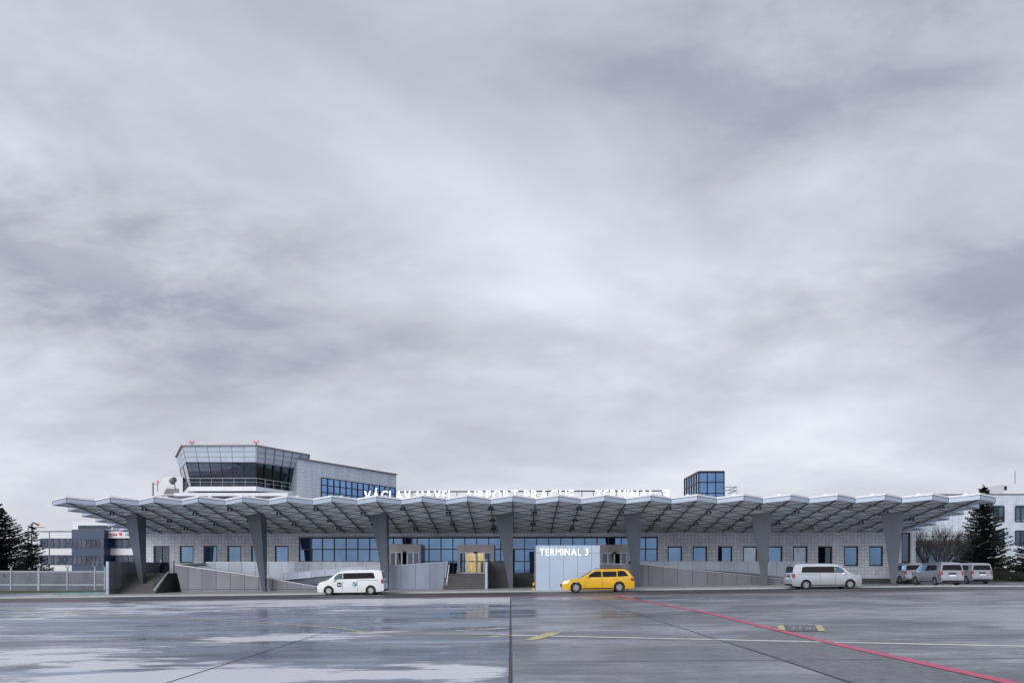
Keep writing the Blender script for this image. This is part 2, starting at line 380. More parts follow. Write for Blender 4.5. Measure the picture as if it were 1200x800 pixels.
def stripe(name, pts, w, mat, dz=0.008, gap=None):
    mb = MB()
    for (a, b_) in zip(pts[:-1], pts[1:]):
        a = Vector((a[0], a[1], 0)); b_ = Vector((b_[0], b_[1], 0)); d = (b_ - a); n = max(1, int(d.length / 3)); nrm = Vector((-d.y, d.x, 0)).normalized() * w / 2
        for i in range(n):
            p = a + d * i / n; q = a + d * (i + 1) / n
            vs = [p - nrm, q - nrm, q + nrm, p + nrm]
            mb.quad(*[(v.x, v.y, g(v.x) + dz) for v in vs])
    return tag(mb.build(name, mat), kind='structure')
stripe('pink_kerb_line', [(-80, 53.2), (80, 53.2)], 1.3, M['pinkline'], 0.008)
a, b_ = GP(600, 744), GP(1200, 757)
d = (b_[0] - a[0], b_[1] - a[1])
stripe('white_taxi_line', [a, (a[0] + d[0] * 1.6, a[1] + d[1] * 1.6)], 0.22, M['whiteline'])
stripe('yellow_guide_line', [GP(0, 713), GP(177, 722.5), GP(300, 728.5), GP(400, 736), GP(431, 741), GP(600, 744)], 0.14, M['yellowline'])
stripe('red_safety_line', [GP(717, 697), GP(830, 718), GP(960, 750), GP(1190, 801), GP(1330, 832)], 0.27, M['redline'], 0.012)
def gpoly(name, pxs, mat, dz):
    mb = MB(); vs = [GP(*p) for p in pxs]; mb.add([(x, y, g(x) + dz) for x, y in vs], [tuple(range(len(vs)))])
    return tag(mb.build(name, mat), kind='structure')
gpoly('yellow_hatch_mark', [(613, 750), (630, 749.6), (659, 741), (643, 740.8)], M['yellowline'], 0.012)
gpoly('yellow_box_mark', [(911.5, 732.2), (918, 732.2), (921, 739.5), (912.5, 739.5)], M['yellowline'], 0.012)
gpoly('yellow_box_mark', [(955, 732.6), (963, 732.6), (967.5, 739.5), (959, 739.5)], M['yellowline'], 0.012)
gpoly('dark_box_mark', [(918.2, 732.4), (954.8, 732.8), (958.8, 739.2), (921.2, 739.2)], M['boxpaint'], 0.012)
for k, (ha, hb) in enumerate([(734.4, 735.3), (734.3, 737.3), (736.5, 737.4), (734.4, 737.2), (734.3, 735.2), (735.3, 737.3), (734.5, 737.3), (736.4, 737.2)]):   # worn illegible figures
    x0 = 924.5 + k * 3.9
    gpoly('worn_white_figure', [(x0, ha), (x0 + 2.6, ha), (x0 + 3.0, hb), (x0 + .4, hb)], M['wornfig'], 0.016)
gpoly('turquoise_ground_mark', [(72, 693.2), (122, 692.6), (122, 695), (62, 695.6)], M['cyan'], 0.014)
stripe('slab_joint', [GP(598.3, 850), GP(598.3, 702)], 0.07, M['joint'], 0.004)
stripe('slab_joint', [GP(697, 703), GP(800, 736), GP(905, 769), GP(1010, 804)], 0.05, M['joint'], 0.004)
gpoly('asphalt_patch', [(850, 750.5), (905, 768.5), (1008, 802), (1180, 800), (1080, 777), (960, 751.5), (905, 739)], M['patch'], 0.003)
stripe('slab_joint', [GP(185, 803), GP(383, 740)], 0.04, M['joint'], 0.004)
for yy in (16.3,):
    stripe('slab_joint', [(-0.2, yy), (40, yy - 0.6)], 0.035, M['joint'], 0.004)

# ------------------------------------------------------------------ canopy
BAY = 3.6; ROW = 2.27; Y0 = 64.0; XR0 = -36.2
def sz(Y): return 7.21 - 0.142 * (Y - Y0)
def rv(i, k): return (XR0 + BAY * i, Y0 + ROW * k)         # ridge line vertex
can = thing('canopy', 'long pale metal canopy with zigzag edge and triangular ribs over the terminal forecourt', 'canopy', (0, 70, 0))
NB = 21
sof = MB(); tris = []
for s_i in range(NB * 2):                                  # strips between valley and ridge lines
    i = s_i // 2; side = -1 if s_i % 2 == 0 else 1
    xr = XR0 + BAY * i; xv = xr + side * BAY / 2
    outer = (s_i == 0) or (s_i == NB * 2 - 1)
    for k in range(6): tris.append(((xr, k), (xr, k + 1), (xv, k + .5)))
    if not outer:
        for k in range(1, 6): tris.append(((xv, k - .5), (xv, k + .5), (xr, k)))
        tris.append(((xv, 5.5), (xv, 6), (xr, 6)))
for t in tris:
    P3 = [Vector((x, Y0 + ROW * k, sz(Y0 + ROW * k))) for x, k in t]
    c = (P3[0] + P3[1] + P3[2]) / 3
    c = c * 0.80 + (P3[0] + P3[1]) / 2 * 0.20
    full = abs(t[1][1] - t[0][1]) > .9
    ap = c + Vector((0, 0, 0.72 if full else 0.1))
    sof.add([P3[0], P3[1], ap], [(0, 1, 2)]); sof.add([P3[1], P3[2], ap], [(0, 1, 2)]); sof.add([P3[2], P3[0], ap], [(0, 1, 2)])
part(sof, 'soffit', M['soffit'], can)
ribs = MB()
def rp(x, k, dz=-0.03): y = Y0 + ROW * k; return (x, y, sz(y) + dz)
for i in range(NB):
    xr = XR0 + BAY * i
    ribs.bar(rp(xr, .04), rp(xr, 6), 0.10, 0.08)
    if i < NB - 1: ribs.bar(rp(xr + BAY / 2, .54), rp(xr + BAY / 2, 6), 0.10, 0.08)
    for side in (-1, 1):
        xv = xr + side * BAY / 2
        for k in range(6):
            if k > 0: ribs.bar(rp(xr, k, -.012), rp(xv, k + .5, -.012), 0.048, 0.05)
            ribs.bar(rp(xv, k + .5, -.016), rp(xr, k + 1, -.016), 0.048, 0.05)
part(ribs, 'rib', M['rib'], can)
# outline
front = [(XR0 - BAY / 2, .5)]
for i in range(NB): front += [(XR0 + BAY * i, 0), (XR0 + BAY * i + BAY / 2, .5)]
xl, xrr = XR0, XR0 + BAY * (NB - 1)
right_side = []
for k in range(1, 7):
    right_side.append((xrr, k))
    if k < 6: right_side.append((xrr + BAY / 2, k + .5))
left_side = []
for k in range(6, 0, -1):
    if k < 6: left_side.append((xl - BAY / 2, k + .5))
    left_side.append((xl, k))
outline = front + right_side + left_side
def ring(off, dz):
    n = len(outline); P = [Vector((x, Y0 + ROW * k)) for x, k in outline]; out = []
    for i in range(n):
        a, b_, c = P[i - 1], P[i], P[(i + 1) % n]
        n1 = Vector(((b_ - a).y, -(b_ - a).x)).normalized(); n2 = Vector(((c - b_).y, -(c - b_).x)).normalized()
        m_ = (n1 + n2); m_ = m_ / max(0.4, m_.length_squared / 2) if m_.length > 1e-4 else n1
        q = b_ + m_ * off
        out.append(Vector((q.x, q.y, sz(b_.y) + dz)))
    return out
def band(name, off_out, off_in, z0, z1, mat):
    A, B, Cc, D = ring(off_out, z0), ring(off_out, z1), ring(off_in, z1), ring(off_in, z0)
    mb = MB(); n = len(A)
    for i in range(n):
        j = (i + 1) % n
        mb.quad(A[i], A[j], B[j], B[i]); mb.quad(B[i], B[j], Cc[j], Cc[i]); mb.quad(Cc[i], Cc[j], D[j], D[i]); mb.quad(D[i], D[j], A[j], A[i])
    return part(mb, name, mat, can)
band('fascia', 0.02, -0.05, -0.05, 0.27, M['fascia'])
band('gutter_joint', -0.01, -0.06, 0.272, 0.31, M['frame'])
band('cap', 0.05, -0.05, 0.312, 0.45, M['cap'])
top = ring(-0.05, 0.43); mb = MB(); mb.add(top, [tuple(range(len(top)))]); part(mb, 'deck', M['deck'], can)
for i, (x, k) in enumerate(outline):                        # cover strips at the fascia corners
    y = Y0 + ROW * k
    if k in (0, .5): mb = MB(); mb.box(x - .015, x + .015, y - .05, y - .02, sz(y) - .04, sz(y) + .27); part(mb, 'cover_strip', M['rib'], can)
for i in range(NB - 1):
    xv = XR0 + BAY * (i + .5)
    for k in ((0.95, 3.1, 4.7) if i % 2 else (1.7, 3.8)):
        mb = MB()
        for dx in (-.14, .14):
            y = Y0 + ROW * k; z = sz(y) - .03
            mb.tube((xv + dx, y, z - .26), (xv + dx, y, z - .02), .085, n=10)
        part(mb, 'downlight', M['black'], can)
for n_, i in enumerate(range(1, 21, 3)):
    x, yA = rv(i, 2); z0 = g(x) + .12
    top3 = [Vector((x, yA)), Vector((x - 1.46, yA + .92)), Vector((x, yA + 1.84))]
    bot3 = [Vector((x, yA + 1.42)), Vector((x - .34, yA + 1.63)), Vector((x, yA + 1.84))]
    mb = MB()
    mb.prism([Vector((p.x, p.y, z0 + .03)) for p in bot3], [Vector((p.x, p.y, sz(p.y) - .02)) for p in top3])
    mb.box(x - .42, x + .08, yA + 1.36, yA + 1.92, z0 + .002, z0 + .035)
    c_ = part(mb, 'column', M['column'], can)

# ------------------------------------------------------------------ terminal building
YW = 77.7
ter = thing('terminal_building', 'low grey tiled airport terminal with glazed entrances under the long canopy', 'terminal building', (0, YW, 0))
XL, XRT = PX(168, YW), PX(1073, YW)
FL = 1.36; ROOF = 8.0
holes = []
def wy(py, px=604): return PZ(py, YW, px)
win_l = [(210.5 + 27.87 * i, 226.7 + 27.87 * i) for i in range(5)]
win_r = [(782.4 + 29.4 * i, 799.4 + 29.4 * i) for i in range(6)] + [(958.6, 975.3), (989, 1006), (1018.7, 1035)]
for a, b_ in win_l: holes.append((PX(a, YW), PX(b_, YW), 2.36, 4.04, 'w'))
for j, (a, b_) in enumerate(win_r): holes.append((PX(a, YW), PX(b_, YW), 2.06 if j >= 7 else 2.30 if j < 6 else 1.5, 3.93, 'w'))
holes.append((PX(179.7, YW), PX(198.7, YW), 1.40, 4.04, 'd'))
holes.append((PX(350, YW), PX(771, YW), FL, wy(628.5), 'c'))
holes.append((PX(1056.5, YW), PX(1067, YW), 2.35, 5.2, 'w'))
TALL = PX(1056.5, YW)  # this tall window gets darker glass in place of reflected trees
def wall_holes(mb, x0, x1, z0, z1, Y, th, hs):
    xs_ = sorted({x0, x1} | {h[0] for h in hs} | {h[1] for h in hs}); zs_ = sorted({z0, z1} | {h[2] for h in hs} | {h[3] for h in hs})
    for i in range(len(xs_) - 1):
        for j in range(len(zs_) - 1):
            cx_, cz_ = (xs_[i] + xs_[i + 1]) / 2, (zs_[j] + zs_[j + 1]) / 2
            if any(h[0] < cx_ < h[1] and h[2] < cz_ < h[3] for h in hs): continue
            mb.quad((xs_[i], Y, zs_[j]), (xs_[i + 1], Y, zs_[j]), (xs_[i + 1], Y, zs_[j + 1]), (xs_[i], Y, zs_[j + 1]))
    for h in hs:
        a, b_, c, d_ = h[:4]
        mb.quad((a, Y, c), (a, Y + th, c), (a, Y + th, d_), (a, Y, d_)); mb.quad((b_, Y, c), (b_, Y, d_), (b_, Y + th, d_), (b_, Y + th, c))
        mb.quad((a, Y, c), (b_, Y, c), (b_, Y + th, c), (a, Y + th, c)); mb.quad((a, Y, d_), (a, Y + th, d_), (b_, Y + th, d_), (b_, Y, d_))
mb = MB(); wall_holes(mb, XL, XRT, -1.2, ROOF, YW, .35, holes)
part(mb, 'wall', M['tile'], ter)
mb = MB()
mb.quad((XL, YW, -1.2), (XL, YW, ROOF), (XL, YW + 22, ROOF), (XL, YW + 22, -1.2)); mb.quad((XRT, YW, -1.2), (XRT, YW + 22, -1.2), (XRT, YW + 22, ROOF), (XRT, YW, ROOF))
mb.quad((XL, YW + 22, -1.2), (XL, YW + 22, ROOF), (XRT, YW + 22, ROOF), (XRT, YW + 22, -1.2))
part(mb, 'side_wall', M['tile'], ter)
mb = MB(); mb.box(XL, XRT, YW + .01, YW + 22, ROOF, ROOF + .25); part(mb, 'roof', M['deck'], ter)
mb = MB(); mb.box(XL + .05, XRT, YW - .03, YW - .002, g(20) - .5, g(20) + .62); part(mb, 'plinth', M['darkwall'], ter)
def window(a, b_, c, d_, nx=1, glassm='pane', fw=.12, name='window'):
    fr = MB(); y0, y1 = YW + .10, YW + .22
    fr.box(a, a + fw, y0, y1, c, d_); fr.box(b_ - fw, b_, y0, y1, c, d_)
    fr.box(a + fw, b_ - fw, y0, y1, c, c + fw); fr.box(a + fw, b_ - fw, y0, y1, d_ - fw, d_)
    for i in range(1, nx):
        x = a + (b_ - a) * i / nx; fr.box(x - .04, x + .04, y0, y1, c + fw, d_ - fw)
    o = part(fr, name, M['frame'], ter)
    t = random.uniform(-.006, .006); t2 = random.uniform(-.004, .004)
    p = MB(); yb = YW + .17
    p.quad((a + .02, yb - t, c + .02), (b_ - .02, yb + t, c + .02), (b_ - .02, yb + t + t2, d_ - .02), (a + .02, yb - t + t2, d_ - .02))
    part(p, 'pane', M[glassm], o); return o
for h in holes:
    if h[4] == 'w':
        dark = abs(h[0] - PX(958.6, YW)) < .1
        window(*h[:4], glassm='cabglass' if dark or h[0] == TALL else 'paneblind' if min(abs(h[0] - PX(q, YW)) for q in (870.6, 929.4)) < .3 else 'pane')
    if h[4] == 'd':
        d_ = window(*h[:4], nx=2, glassm='cabglass', fw=.14, name='door')
        mb = MB(); mb.box(h[0] + .72, h[0] + .76, YW + .02, YW + .08, 2.2, 2.7); part(mb, 'handle', M['rail'], d_)
# curtain wall
cwx0, cwx1, cwz0, cwz1 = PX(350, YW), PX(771, YW), FL, wy(628.5)
fr = MB(); gl = MB()
nc = 30; stepx = (cwx1 - cwx0) / nc
rows = [cwz0, wy(657.5), wy(643), cwz1]
for i in range(nc + 1):
    x = cwx0 + stepx * i; w_ = .045 if 0 < i < nc else .11
    fr.box(x - w_, x + w_, YW + .06, YW + .24, cwz0, cwz1)
for z in rows:
    fr.box(cwx0, cwx1, YW + .055, YW + .235, z - .045, z + .045)
fr.box(cwx0, cwx1, YW + .02, YW + .25, cwz1 - .16, cwz1 - .002)
entr = [(PX(537, YW), PX(578, YW), FL, wy(638))]
for i in range(nc):
    for j in range(3):
        a = cwx0 + stepx * i; c = rows[j]; d_ = rows[j + 1]
        cx_ = a + stepx / 2; cz_ = (c + d_) / 2
        if entr[0][0] < a and a + stepx < entr[0][1] and cz_ < entr[0][3]: continue
        t, t2, yb = random.uniform(-.006, .006), random.uniform(-.005, .005), YW + .15
        gl.quad((a, yb - t, c), (a + stepx, yb + t, c), (a + stepx, yb + t + t2, d_), (a, yb - t + t2, d_))
cw = part(fr, 'curtain_wall', M['frame'], ter); part(gl, 'pane', M['pane'], cw)
# entrance portals
def portal(p0, p1, pyt, zb, yf, nleaf, lit, label=None):
    x0, x1 = PX(p0, yf), PX(p1, yf); zt = PZ(pyt, yf); zh = zt - .72
    mb = MB(); mb.box(x0, x1, yf, YW - .01, zh, zt); mb.box(x0, x0 + .16, yf + .01, YW - .01, zb, zh - .002); mb.box(x1 - .16, x1, yf + .01, YW - .01, zb, zh - .002)
    o = part(mb, 'entrance_portal', M['portal'], ter)
    lw = (x1 - x0 - .32) / nleaf
    dr = MB(); gp_ = MB()
    for i in range(nleaf):
        a = x0 + .16 + lw * i
        dr.box(a, a + .07, yf + .06, yf + .12, zb, zh - .004); dr.box(a + lw - .07, a + lw, yf + .06, yf + .12, zb, zh - .004)
        dr.box(a + .07, a + lw - .07, yf + .06, yf + .12, zb, zb + .12); dr.box(a + .07, a + lw - .07, yf + .06, yf + .12, zh - .1, zh - .004)
        gp_.box(a + .07, a + lw - .07, yf + .085, yf + .095, zb + .12, zh - .1)
    d2 = part(dr, 'sliding_door', M['rail'], o); part(gp_, 'pane', M['clear'] if lit else M['cabglass'], d2)
    mb = MB(); mb.box((x0 + x1) / 2 - .18, (x0 + x1) / 2 + .18, yf - .12, yf - .002, zh - .12, zh + .05); part(mb, 'door_sensor', M['black'], o)
    return x0, x1, zb, zh
M['portal'] = pm('brushed portal metal', (0.34, 0.32, 0.33), 0.35, 0.6, 0.15, 1.0)
portal(455, 493, 637, FL, 76.0, 5, False)
portal(703, 737, 638, FL, 76.0, 4, False)
x0, x1, zb, zh = portal(536, 579, 637.5, FL, 76.0, 4, True)
# lobby behind the middle entrance
mb = MB(); Yb = YW + 6
mb.quad((x0 - 1.5, YW + .3, zb), (x1 + 1.5, YW + .3, zb), (x1 + 1.5, Yb, zb), (x0 - 1.5, Yb, zb))
mb.quad((x0 - 1.5, Yb, zb), (x1 + 1.5, Yb, zb), (x1 + 1.5, Yb, 4.6), (x0 - 1.5, Yb, 4.6))
mb.quad((x0 - 1.5, YW + .3, zb), (x0 - 1.5, Yb, zb), (x0 - 1.5, Yb, 4.6), (x0 - 1.5, YW + .3, 4.6))
mb.quad((x1 + 1.5, YW + .3, zb), (x1 + 1.5, YW + .3, 4.6), (x1 + 1.5, Yb, 4.6), (x1 + 1.5, Yb, zb))
mb.quad((x0 - 1.5, YW + .3, 4.6), (x0 - 1.5, Yb, 4.6), (x1 + 1.5, Yb, 4.6), (x1 + 1.5, YW + .3, 4.6))
for k in range(6): mb.box(x0 + .3 + k * .28, x0 + .42 + k * .28, Yb - .25, Yb - .02, zb, 4.4)
lob = part(mb, 'lobby', M['beige'], ter)
mb = MB()
for k in range(3): mb.box(x0 + .3, x1 - .3, YW + .8 + 1.6 * k, YW + 1.1 + 1.6 * k, 4.5, 4.56)
part(mb, 'ceiling_lamp', M['lobbylight'], lob)
mb = MB(); mb.box(x1 - 1.5, x1 + .6, Yb - 1.2, Yb - .6, zb + .01, zb + 1.1); mb.box(x1 - 1.2, x1 + .2, Yb - .5, Yb - .4, 2.8, 3.6); part(mb, 'reception_desk', M['bluepaint'], lob)

# ------------------------------------------------------------------ forecourt walls, stairs, ramps
def wallthing(name, label, cat, poly, Y, th, mat, capm=None, parts=None):
    pts = [PT(px, py, Y) for px, py in poly]
    mb = MB(); mb.prism_xz([(p.x, p.z) for p in pts], Y, Y + th)
    o = mb.build(name, mat); return tag(o, label, cat)
def coping(name, label, cat, poly, Y, th, mat, capi):
    """wall with a thin metal coping along the top edge given by indices capi"""
    root = thing(name, label, cat, (PT(poly[0][0], poly[0][1], Y).x, Y, 0))
    pts = [PT(px, py, Y) for px, py in poly]
    mb = MB(); mb.prism_xz([(p.x, p.z) for p in pts], Y, Y + th); part(mb, 'panel', mat, root)
    mb = MB()
    for a, b_ in capi:
        mb.bar(pts[a] + Vector((0, th / 2, .03)), pts[b_] + Vector((0, th / 2, .03)), th + .06, .055)
    part(mb, 'coping', M['rail'], root); return root
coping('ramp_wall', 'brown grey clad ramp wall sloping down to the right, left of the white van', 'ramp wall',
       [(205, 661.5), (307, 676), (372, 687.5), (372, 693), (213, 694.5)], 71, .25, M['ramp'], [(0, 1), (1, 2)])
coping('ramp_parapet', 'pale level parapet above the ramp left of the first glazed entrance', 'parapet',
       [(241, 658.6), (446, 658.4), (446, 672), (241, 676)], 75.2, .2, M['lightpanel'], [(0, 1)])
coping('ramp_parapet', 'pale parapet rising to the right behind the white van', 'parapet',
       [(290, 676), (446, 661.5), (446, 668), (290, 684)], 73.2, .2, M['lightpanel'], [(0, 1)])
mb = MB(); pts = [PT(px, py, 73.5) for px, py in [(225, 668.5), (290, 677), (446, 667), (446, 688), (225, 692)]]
mb.prism_xz([(p.x, p.z) for p in pts], 73.5, 73.7); tag(mb.build('ramp_dark_band', M['tealband']), 'dark base wall under the pale rising parapet behind the white van', 'wall')
pts = [PT(px, py, 71) for px, py in [(205.5, 661.5), (241, 658.6)]]
mb = MB(); A, B = PT(206, 661.8, 71), PT(241, 659, 75.2)
mb.prism([A + Vector((0, 0, -.3)), A + Vector((.02, .25, -.3)), B + Vector((.02, .25, -.3)), B + Vector((0, 0, -.3))],
         [A + Vector((0, 0, .02)), A + Vector((.02, .25, .02)), B + Vector((.02, .25, .02)), B + Vector((0, 0, .02))])
tag(mb.build('landing_parapet', M['rail']), 'short oblique parapet top joining the left ramp wall to the pale parapet', 'parapet')
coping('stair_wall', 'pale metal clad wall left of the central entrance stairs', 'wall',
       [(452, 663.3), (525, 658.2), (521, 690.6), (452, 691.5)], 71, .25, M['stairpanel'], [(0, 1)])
mb = MB()
for a, b_ in (((526, 658.4), (522, 690)),): pass
A, B = PT(526.5, 661, 71), PT(522.6, 689, 69.6)
rt = thing('handrail', 'slanting pale steel handrail on the left edge of the central stairs', 'handrail', (A.x, 70, 0))
mb = MB(); mb.tube(A, B, .045); part(mb, 'rail', M['whitepaint'], rt)
for t in (.1, .5, .9):
    mb = MB(); p = A.lerp(B, t); mb.tube(p, (p.x, p.y, p.z - .45), .025); part(mb, 'post', M['rail'], rt)
def gw(x): return g(x) + .12
# central stairs
xa, xb = PX(521, 71), PX(569, 71)
zb0 = gw(-4); n = 8; mb = MB()
for i in range(n):
    z = zb0 + (FL - zb0) * (i + 1) / n
    mb.box(xa, xb, 69.3 + .31 * i, 72.0, zb0 - .05 if i == 0 else z - (FL - zb0) / n + .001, z)
    mb.box(xa, xb, 69.28 + .31 * i, 69.34 + .31 * i, z - .03, z + .006, 1)
tag(mb.build('entrance_stairs', [M['stone'], M['nosing']]), 'dark granite stairs leading up to the lit central entrance', 'stairs')
mb = MB(); mb.box(PX(452, 72) , PX(598, 72), 72.0, YW - .04, -.3, FL); mb.box(PX(598, 76), PX(745, 76), 76.0, YW - .04, -.3, FL)
tag(mb.build('entrance_podium', M['darkwall']), 'dark raised podium in front of the glazed entrances', 'podium')
rt = thing('stair_wall', 'dark wall with a pale narrow end right of the central stairs', 'wall', (PX(570, 69.3), 69.3, 0))
mb = MB(); a = PX(568.5, 69.3); b_ = PX(571.2, 69.3); zt = PZ(658, 69.3)
mb.box(a, b_, 69.3, 72.5, gw(-3), zt); part(mb, 'end_panel', M['lightpanel'], rt)
mb = MB(); mb.box(b_ + .002, PX(597, 72.5), 72.3, 72.5, gw(-2), PZ(658, 72.5)); part(mb, 'panel', M['darkwall'], rt)
# right ramps
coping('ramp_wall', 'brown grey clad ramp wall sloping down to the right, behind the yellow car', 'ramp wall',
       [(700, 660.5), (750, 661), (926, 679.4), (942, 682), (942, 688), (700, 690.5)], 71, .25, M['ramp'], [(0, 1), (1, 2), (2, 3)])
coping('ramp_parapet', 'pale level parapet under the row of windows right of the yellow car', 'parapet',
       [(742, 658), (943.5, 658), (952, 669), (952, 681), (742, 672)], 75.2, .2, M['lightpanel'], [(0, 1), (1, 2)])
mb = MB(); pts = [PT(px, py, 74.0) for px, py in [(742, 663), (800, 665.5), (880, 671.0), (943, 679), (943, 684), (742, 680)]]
mb.prism_xz([(p.x, p.z) for p in pts], 74.0, 74.2); tag(mb.build('ramp_dark_band', M['tealband']), 'dark curved reflection built as a wall under the pale parapet left of the silver van', 'wall')  # dark curved sheet stands in for reflections low on the parapet
# left stairwell
rt = thing('side_wall', 'grey clad garden wall with pale end left of the side stairs', 'wall', (PX(126, 68), 68, 0))
a, b_ = PX(124.2, 67.6), PX(127.6, 67.6); zt = PZ(657.3, 67.6); zg = g(-33.5) - .1
mb = MB(); mb.box(a, b_, 67.6, 67.66, zg, zt); part(mb, 'end_panel', M['stairpanel'], rt)
mb = MB(); mb.box(a + .01, b_, 67.662, YW - .05, zg, zt - .01); part(mb, 'panel', M['ramp'], rt)
mb = MB(); x0s, x1s = b_ + .01, PX(181, 68.6); zb0 = gw(x0s) - .02; ztop = 1.40
for i in range(8):
    z = zb0 + (ztop - zb0) * (i + 1) / 8
    mb.box(x0s, x1s, 68.8 + .34 * i, 71.8, z - (ztop - zb0) / 8 + .001, z)
tag(mb.build('side_stairs', M['stone']), 'grey stone stairs at the far left column leading to the side door', 'stairs')
mb = MB(); mb.box(x0s, x1s, 71.8, YW - .04, -.4, ztop - .002)
mb.box(x1s + .002, PX(241, 75), 73.8, YW - .04, -.6, ztop - .004, 1)
tag(mb.build('side_landing', [M['stone'], M['ramp']]), 'grey stone landing below the dark side door', 'landing')
rt = thing('handrail', 'slanting pale handrail of the side stairs beside the leftmost column', 'handrail', (x1s, 70, 0))
A, B = PT(181, 691, 68.8), PT(197.5, 669.5, 71.6)
mb = MB(); mb.bar(A, B, .12, .10); part(mb, 'rail', M['whitepaint'], rt)
mb = MB(); mb.prism([A + Vector((0, 0, 0)), A + Vector((.02, 0, 0)), B + Vector((.02, 0, 0)), B], [A + Vector((0, 0, .8)), A + Vector((.02, 0, .8)), B + Vector((.02, 0, .8)), B + Vector((0, 0, .8))])
part(mb, 'glass_infill', M['clear'], rt)
p = PT(201, 670, 73); mb = MB(); mb.box(p.x - .16, p.x + .16, 73, 73.3, gw(p.x), PZ(657.5, 73)); mb.box(p.x - .22, p.x + .22, 72.95, 73.35, PZ(657.5, 73), PZ(656.5, 73))
tag(mb.build('stair_pillar', M['rail']), 'short pale grey pillar at the top of the side stairs', 'pillar')

# terminal 3 sign block
YS = 62.9 + .5
sx0, sx1 = PX(628, YS), PX(703, YS); szt = PZ(638.7, YS)
sg = thing('terminal_sign', 'tall white panel block lettered TERMINAL 3 at the kerb behind the yellow car', 'sign', ((sx0 + sx1) / 2, YS, 0))
mb = MB(); mb.box(sx0, sx1, YS, YS + .6, g(3) , szt); part(mb, 'panel', M['signwhite'], sg)
mb = MB()
for k in range(1, 5):
    x = sx0 + (sx1 - sx0) * k / 4.6; mb.box(x - .012, x + .012, YS - .006, YS - .001, g(3) + .13, szt - .01)
mb.box(sx0, sx1, YS - .007, YS - .002, szt - .62, szt - .60)
part(mb, 'seam', M['rib'], sg)
mb = MB(); mb.box(sx0 - .12, sx0 - .003, YS + .02, YS + .58, g(3) + .1, szt - .02); part(mb, 'edge_panel', M['rib'], sg)

def glyph(ch, ext=0.05, off=0.02):
    cu = bpy.data.curves.new('t', 'FONT'); cu.body = ch; cu.size = 1.0; cu.extrude = ext; cu.offset = off; cu.resolution_u = 4
    o = bpy.data.objects.new('t', cu); C.objects.link(o)
    dg = bpy.context.evaluated_depsgraph_get(); me = bpy.data.meshes.new_from_object(o.evaluated_get(dg))
    bpy.data.objects.remove(o); bpy.data.curves.remove(cu)
    # bold: three strokes side by side, each a hair in front of the last, in one mesh
    V = [v.co.copy() for v in me.vertices]; Fs = [tuple(p.vertices) for p in me.polygons]; n = len(V)
    vs = []; fs = []
    for k, dx in enumerate((-.026, 0, .026)):
        vs += [(v.x + dx, v.y, v.z + (.004 * (k == 1) - .004 * (k == 2)) * (1 if v.z > 0 else 0)) for v in V]
        fs += [tuple(i + k * n for i in f) for f in Fs]
    bpy.data.meshes.remove(me); me = bpy.data.meshes.new('t'); me.from_pydata(vs, [], fs); return me
def lettering(text, x0, x1, z0, cap, y, mat, parent, space=.42, gap=.10, off=.022, depth=.06, name='letter', wide=1.0):
    items = []; cur = 0
    capm = glyph('H'); ch_ = max(v.co.y for v in capm.vertices) - min(v.co.y for v in capm.vertices)
    for ch in text:
        if ch == ' ': cur += space; continue
        me = glyph(ch, off=off); xs_ = [v.co.x for v in me.vertices]; mn, mx = min(xs_), max(xs_)
        items.append((me, cur - mn)); cur += (mx - mn) + gap
    total = cur - gap; sxx = (x1 - x0) / total; szz = cap / ch_
    for me, ox in items:
        for v in me.vertices:
            x, yy, zz = v.co; v.co = (x0 + (x + ox) * sxx, y - (zz + .05) * depth / .1, z0 + yy * szz)
        me.materials.clear(); me.materials.append(mat); me.name = name
        o = bpy.data.objects.new(name, me); C.objects.link(o); o.parent = parent
        if parent.type == 'EMPTY': o.matrix_parent_inverse = Matrix.Translation(parent.location).inverted()
lettering('TERMINAL 3', PX(632.5, YS), PX(689.5, YS), PZ(650.3, YS), PZ(642.2, YS) - PZ(650.3, YS), YS - .008, M['letter'], sg, space=.34, gap=.13, off=0, depth=.05)
# rooftop sign
YR = 78.6
rs = thing('rooftop_sign', 'white rooftop letters VÁCLAV HAVEL AIRPORT PRAGUE TERMINAL 3 on a thin dark rail', 'sign', (0, YR, ROOF))
zc1 = PZ(573.6, YR); cap = 1.03
for wd, pa, pb in (('VÁCLAV', 427, 481.5), ('HAVEL', 488.5, 531), ('AIRPORT', 545, 607), ('PRAGUE', 614, 672.5), ('TERMINAL', 697.5, 767)):
    lettering(wd, PX(pa, YR), PX(pb, YR), zc1 - cap, cap, YR, M['letter'], rs, gap=.14, off=0, depth=.12)
lettering('3', PX(775.5, YR), PX(784.5, YR), zc1 - cap, cap, YR, M['letter'], rs, off=0, depth=.12)
mb = MB(); zr = PZ(575.3, YR)
mb.box(PX(466, YR), PX(776, YR), YR + .06, YR + .14, zr - .06, zr + .05)
for k in range(27):
    x = PX(430, YR) + k * 1.1; mb.box(x - .03, x + .03, YR + .07, YR + .13, ROOF + .25, zr)
mb.box(PX(427, YR), PX(785, YR), YR + .05, YR + .15, zc1 - cap - .14, zc1 - cap - .04)
part(mb, 'support_rail', M['frame'], rs)

# bollard beside the sign
x = PX(625.8, 62.6); bo = thing('bollard', 'yellow and black striped bollard at the left edge of the TERMINAL 3 sign', 'bollard', (x, 63.45, gw(x)))
for k in range(3):
    mb = MB(); mb.tube((0, 0, .2 * k), (0, 0, .2 * k + .2), .09, n=12); mb.build('stripe', M['black'] if k == 1 else M['yellow'], bo, smooth=True)
mb = MB(); mb.tube((0, 0, .6), (0, 0, .64), .085, .05, n=12); mb.build('cap', M['black'], bo)

